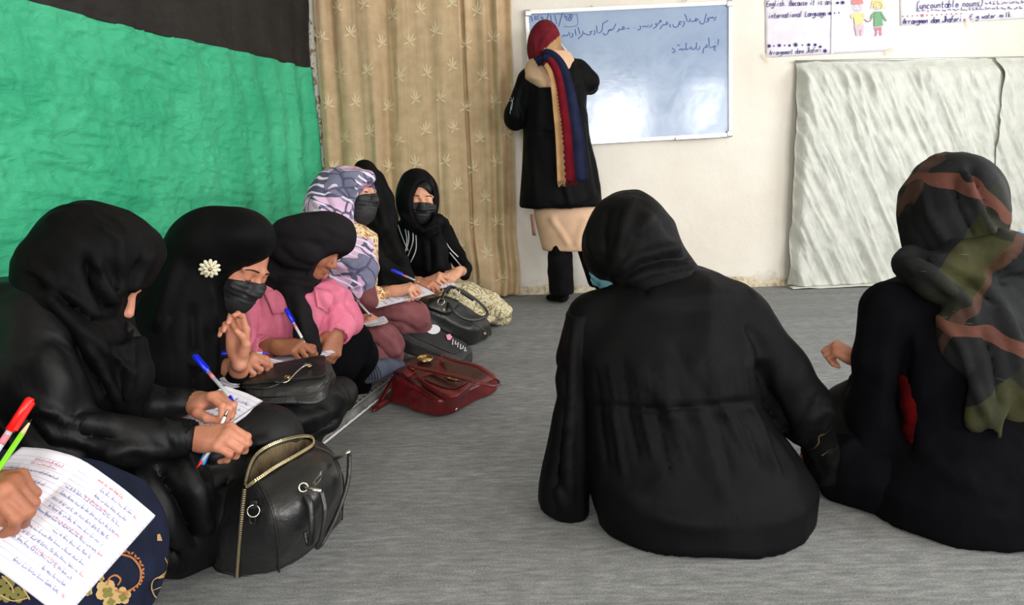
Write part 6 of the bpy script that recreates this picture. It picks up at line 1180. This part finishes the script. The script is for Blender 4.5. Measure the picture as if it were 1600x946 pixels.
# ---- satchel on the lap of the woman with the flower
bagE = thing('satchel', 'black satchel with brass-ended handle lying on a lap', 'bag', P(455, 650, 1.98))
tE_ = [(372, 606, 1.87), (425, 572, 1.99), (512, 556, 2.05), (512, 592, 1.90)]; q = [pt(a) for a in tE_]; nE = nz(np.cross(q[1]-q[0], q[3]-q[0])); nE = nE if nE[2] > 0 else -nE
V, F = hexa(q, [(388, 636, 1.84), (440, 610, 1.98), (528, 586, 2.06), (508, 640, 1.86)], .22, 30); V = wrinkle(V, F, .003, 8, (1, 0, 0), 2, 4); mk('body', V, F, M['leather'], bagE)
oe = lambda x, y, h_=.004: on(x, y, q[0]+nE*h_, nE)
mk('flap', *slabq([lerp4(q, a, b) for a, b in ((.02, .0), (1.0, .0), (.98, .97), (.03, .99))], nE, -.002, .008, .12, 24), M['leather'], bagE)
hp = cr([oe(430, 598, .02), oe(448, 597, .022), oe(462, 583, .022), oe(474, 573, .022), oe(484, 570, .02)], 6)
MB().tube(hp, .0022, 8).ok('handle', M['chrome'], bagE)
for a in ((450, 590), (481, 571)):
    o = MB().ring(oe(*a, .014), nE, .0085, .0028, 16, 6, sc=(1.3, .8)).ok('handle_mount', M['gold'], bagE); MB().disc(oe(*a, .016), nE, .005, .006, 12).ok('turn_lock', M['gold'], o)
MB().tube(cr([oe(378, 606, .012), oe(410, 608, .014), oe(436, 600, .016), oe(446, 593, .016)], 6), .003, 8).ok('strap', M['leather'], bagE)
MB().tube(cr([P(388, 622, 1.845), P(440, 620, 1.84), P(500, 612, 1.86), P(520, 585, 1.93)], 6), .0022, 6).ok('seam_piping', M['leather'], bagE)
# ======== books and sheets ========
def pagemat(name, n, margin=.9):
    m = NT(name, .85, Specular_IOR_Level=.2); uv = m.n('TexCoord'); sp = m.n('SeparateXYZ'); m.l(uv.outputs['UV'], sp.inputs[0]); g = lambda q: (q, q, q, 1)
    f = m.math('FRACT', m.math('MULTIPLY', sp.outputs['Y'], n)); line = m.ramp(f, [(0, g(1)), (.10, g(0))], True); lim = m.ramp(sp.outputs['Y'], [(0, g(0)), (.05, g(1)), (.92, g(0))], True)
    base = m.ramp(m.noise(m.co(), 12, 3), [(.3, srgb(212, 208, 218)), (.7, srgb(226, 222, 230))]); m.col(m.mix(m.math('MULTIPLY', line, lim), base, srgb(172, 174, 198))); return m.m
def page(quad, name, mat, parent, curl=.01, th=.0008, n=24):
    q = [pt(a) for a in quad]; nr = nz(np.cross(q[1]-q[0], q[3]-q[0])); nr = nr if nr@(CO-q[0]) > 0 else -nr # a: spine far, b: outer far, c: outer near, d: spine near
    def f(U, Vv, off=0):
        X = (1-Vv)[..., None]*((1-U)[..., None]*q[0]+U[..., None]*q[1])+Vv[..., None]*((1-U)[..., None]*q[3]+U[..., None]*q[2])
        return X+nr*(curl*np.sin(np.pi*U**.7)+.0015*fbm(np.stack([U*3, Vv*3, U*0], -1), 4)+off)[..., None]
    def g_(U, Vv): return f(U, Vv)
    X, F, uv = sheet(g_, n, n, 0); Nn = vnormals(X, F)
    if (Nn@nr).mean() < 0: F = F[:, ::-1]
    m = len(X); X2 = X-nr*th; i = np.arange(n*n).reshape(n, n); e = np.concatenate([i[:, 0], i[-1, 1:], i[-2::-1, -1], i[0, -2:0:-1]]); e2 = np.roll(e, -1)
    F = np.concatenate([F, F[:, ::-1]+m, np.stack([e2, e, e+m, e2+m], -1)]); mk(name, np.concatenate([X, X2]), F, mat, parent, uv=np.concatenate([uv, uv])); return f, nr
def scrib(mb, f, nr, u0, u1, v, h, wd, seed):
    rg = random.Random(seed); u = u1; pos = lambda u, v: f(np.array(u), np.array(v), .0008).reshape(3)
    while u > u0:
        pts = []; n_ = rg.randint(4, 9)
        for i in range(n_): pts.append(pos(u, v-h*(rg.uniform(-.1, .25) if i % 2 else rg.uniform(.2, 1.0)))); u -= h*rg.uniform(.22, .6)
        ribbon_n(mb, pts, wd, nr, 3)
        if rg.random() < .6: uu = u+h*rg.uniform(.4, 1); ribbon_n(mb, [pos(uu, v-h*1.5), pos(uu-.003, v-h*.1)], wd, nr)
        for k_ in range(rg.randint(0, 2)): uu = u+h*rg.uniform(.3, 2); ribbon_n(mb, [pos(uu, v-h*1.35), pos(uu-h*.15, v-h*1.25)], wd*1.2, nr)
        u -= h*.35
nbk = thing('notebook', 'open ruled notebook filled with blue handwriting at the lower left', 'notebook', P(60, 820, .98))
R_ = [(131, 721, 1.06), (243, 806, 1.045), (100, 968, .90), (-32, 872, .92)]; L_ = [(131, 721, 1.06), (33, 699, 1.075), (-130, 845, .94), (-32, 872, .92)]
RP = pagemat('ruled page', 22); fR, nR = page(R_, 'right_page', RP, nbk, .010); fL, nL = page(L_, 'left_page', RP, nbk, .012)
for q4, f_, nr_, nm in ((R_, fR, nR, 'page_block'), (L_, fL, nL, 'page_block')):
    X, F, uv = sheet(lambda U, Vv: f_(U*.995, Vv*.995+.002, -.0045), 14, 14, 0); 
    if (vnormals(X, F)@nr_).mean() < 0: F = F[:, ::-1]
    m = len(X); X2 = X-nr_*.004; i = np.arange(196).reshape(14, 14); e = np.concatenate([i[:, 0], i[-1, 1:], i[-2::-1, -1], i[0, -2:0:-1]]); e2 = np.roll(e, -1); mk(nm, np.concatenate([X+nr_*.0034, X2]), np.concatenate([F, F[:, ::-1]+m, np.stack([e2, e, e+m, e2+m], -1)]), M['paper'], nbk)
mb = MB(); mr = MB()
for i in range(13):
    v = .13+i*.064; u0 = .06+.35*random.random() if i % 4 == 3 else .06+.05*random.random()
    if i in (0, 1): u0 = .42
    if i > 10: u0 += .25
    scrib(mb, fR, nR, u0, .80, v, .023, .0007, 50+i)
    if i % 3 == 0: scrib(mr, fR, nR, .83, .87, v, .020, .0008, 150+i)
    if i in (2, 6, 10, 14): scrib(mr, fR, nR, .3, .62, v-.02, .018, .0006, 250+i)
scrib(mr, fR, nR, .3, .62, .075, .022, .0009, 400)
for i, v in enumerate((.16, .20)): scrib(mr, fL, nL, .15, .55, v-.03, .020, .0006, 90+i)
for i, v in enumerate((.24, .33)): scrib(mb, fL, nL, .1, .45 if i else .9, v, .020, .0006, 95+i)
o = mb.ok('handwriting', M['ink'], nbk, False); o['kind'] = 'stuff'; o = mr.ok('red_headings', M['inkr'], nbk, False); o['kind'] = 'stuff'
def book(name, label, quad, mat='paper', th=.010, group=None, lines=6, cat='notebook', curl=.004, spiral=None, wr_=True):
    q = [pt(a) for a in quad]; t = thing(name, label, cat, sum(q)/4-[0, 0, th]); f, nr = page(quad, 'page', pagemat('fine ruled page', 16), t, curl)
    if th > .002: mk('page_block', *hexa([p_-nr*.0004 for p_ in q], [p_-nr*th for p_ in q], .04, 8), M['paper'], t)
    if wr_:
        mb = MB()
        for i in range(lines): scrib(mb, f, nr, .15+.2*random.random(), .88, .16+i*.11, .04, .0011, hash(label[:4]) % 7+i*3 if 0 else i*3+len(label))
        o = mb.ok('handwriting', M['ink'], t, False); o['kind'] = 'stuff'
    if spiral:
        a, b = [pt(s_) for s_ in spiral]; mb = MB()
        for i in range(12): c = a+(b-a)*i/11; MB().ring(c, nz(b-a), .0038, .0008, 10, 5).ok('spiral_ring', M['chrome'], t)
    return t
book('notebook', 'thick open notebook under the hands of the nearest seated woman', [(352, 604, 1.68), (411, 627, 1.66), (290, 712, 1.43), (196, 676, 1.45)], th=.012, lines=8)
book('notebook', 'notebook beside the black satchel under the hand with the level pen', [(385, 556, 2.06), (444, 565, 2.03), (368, 604, 1.88), (318, 588, 1.92)], th=.014, lines=6)
book('notebook', 'small pad under both hands of the girl in pink', [(500, 541, 2.28), (524, 551, 2.24), (440, 574, 2.08), (400, 566, 2.12)], th=.006, lines=5)
book('spiral_notepad', 'small spiral notepad beside the black pen on the mauve knee', [(600, 494, 2.74), (607, 503, 2.66), (573, 510, 2.62), (560, 502, 2.72)], th=.006, lines=3, spiral=((575, 509, 2.615), (604, 503, 2.655)))
book('paper_sheet', 'white written sheet under the braceleted hand across a mauve knee', [(650, 444, 3.14), (680, 459, 3.06), (588, 482, 2.88), (566, 470, 2.96)], th=.002, lines=7, cat='paper')
book('paper_sheet', 'white sheet under the hands of the girl in the striped shirt', [(700, 432, 3.52), (714, 447, 3.42), (664, 455, 3.34), (652, 444, 3.42)], th=.002, lines=5, cat='paper')
pen('ballpoint_pen', 'small red pen lying on the mauve knee below the white sheet', (606, 482, 2.96), (593, 493, 2.93), 'redp', 'white', .55, r=.0035)
# ======== floor mattress with printed silver cover ========
fa = Fz(512, 692); w0 = fa-LD*.22; ln = 2.2
mt = thing('floor_mattress', 'thin silver-grey printed floor mattress along the left wall', 'mattress', w0+LD*1.1-LN*.35)
Mm = np.stack([LD, LN, [0, 0, 1]], 1)
V, F = S().box(w0+LD*ln/2-LN*.36+[0, 0, .0175], (ln/2, .36, .0155), Mm, .014).mesh(.012); V = wrinkle(V, F, .0022, 9, (1, 0, 0), 2, 7)
M['silver'] = cloth('silver mattress cover', srgb(108, 108, 110), .4, srgb(146, 145, 144), wr=.6, wscale=12, spec=.5, stretch=(1, 1, 1)); mk('cover', V, F, M['silver'], mt)
mb = MB(); tm = None
ow = mt; M['whitep'] = plain('white cover print', srgb(232, 232, 230), .5)
for i in range(60):
    c = w0+LD*(.03+i*.036)-LN*.034+[0, 0, .041]; a = .015
    for kx in range(2):
        pts = [c+LD*(a*math.cos(t)*(1 if kx else -1)*.8+kx*.006)-LN*(a*math.sin(t)+kx*.012) for t in np.linspace(0, 4.6, 7)]; ribbon_n(mb, pts, .005, np.array([0, 0, 1.]), 2)
for off in (.012, .066):
    ribbon_n(mb, [w0+LD*(.02+i*.1)-LN*off+[0, 0, .041] for i in range(22)], .005, np.array([0, 0, 1.]), 2)
for j in range(2):
    for i in range(24):
        c = w0+LD*(.05+i*.09+j*.04)-LN*(.14+j*.1)+[0, 0, .041]
        for t in (0, 1.05, 2.1): ribbon_n(mb, [c-LD*.012*math.cos(t)-LN*.012*math.sin(t), c+LD*.012*math.cos(t)+LN*.012*math.sin(t)], .005, np.array([0, 0, 1.]), 2)
o = mb.ok('printed_border', M['whitep'], mt, False); o['kind'] = 'stuff'
MB().tube([w0+LD*.02+LN*.0+[0, 0, .008], w0+LD*(ln-.02)+LN*.0+[0, 0, .008]], .004, 8).ok('edge_piping', M['whitep'], mt)
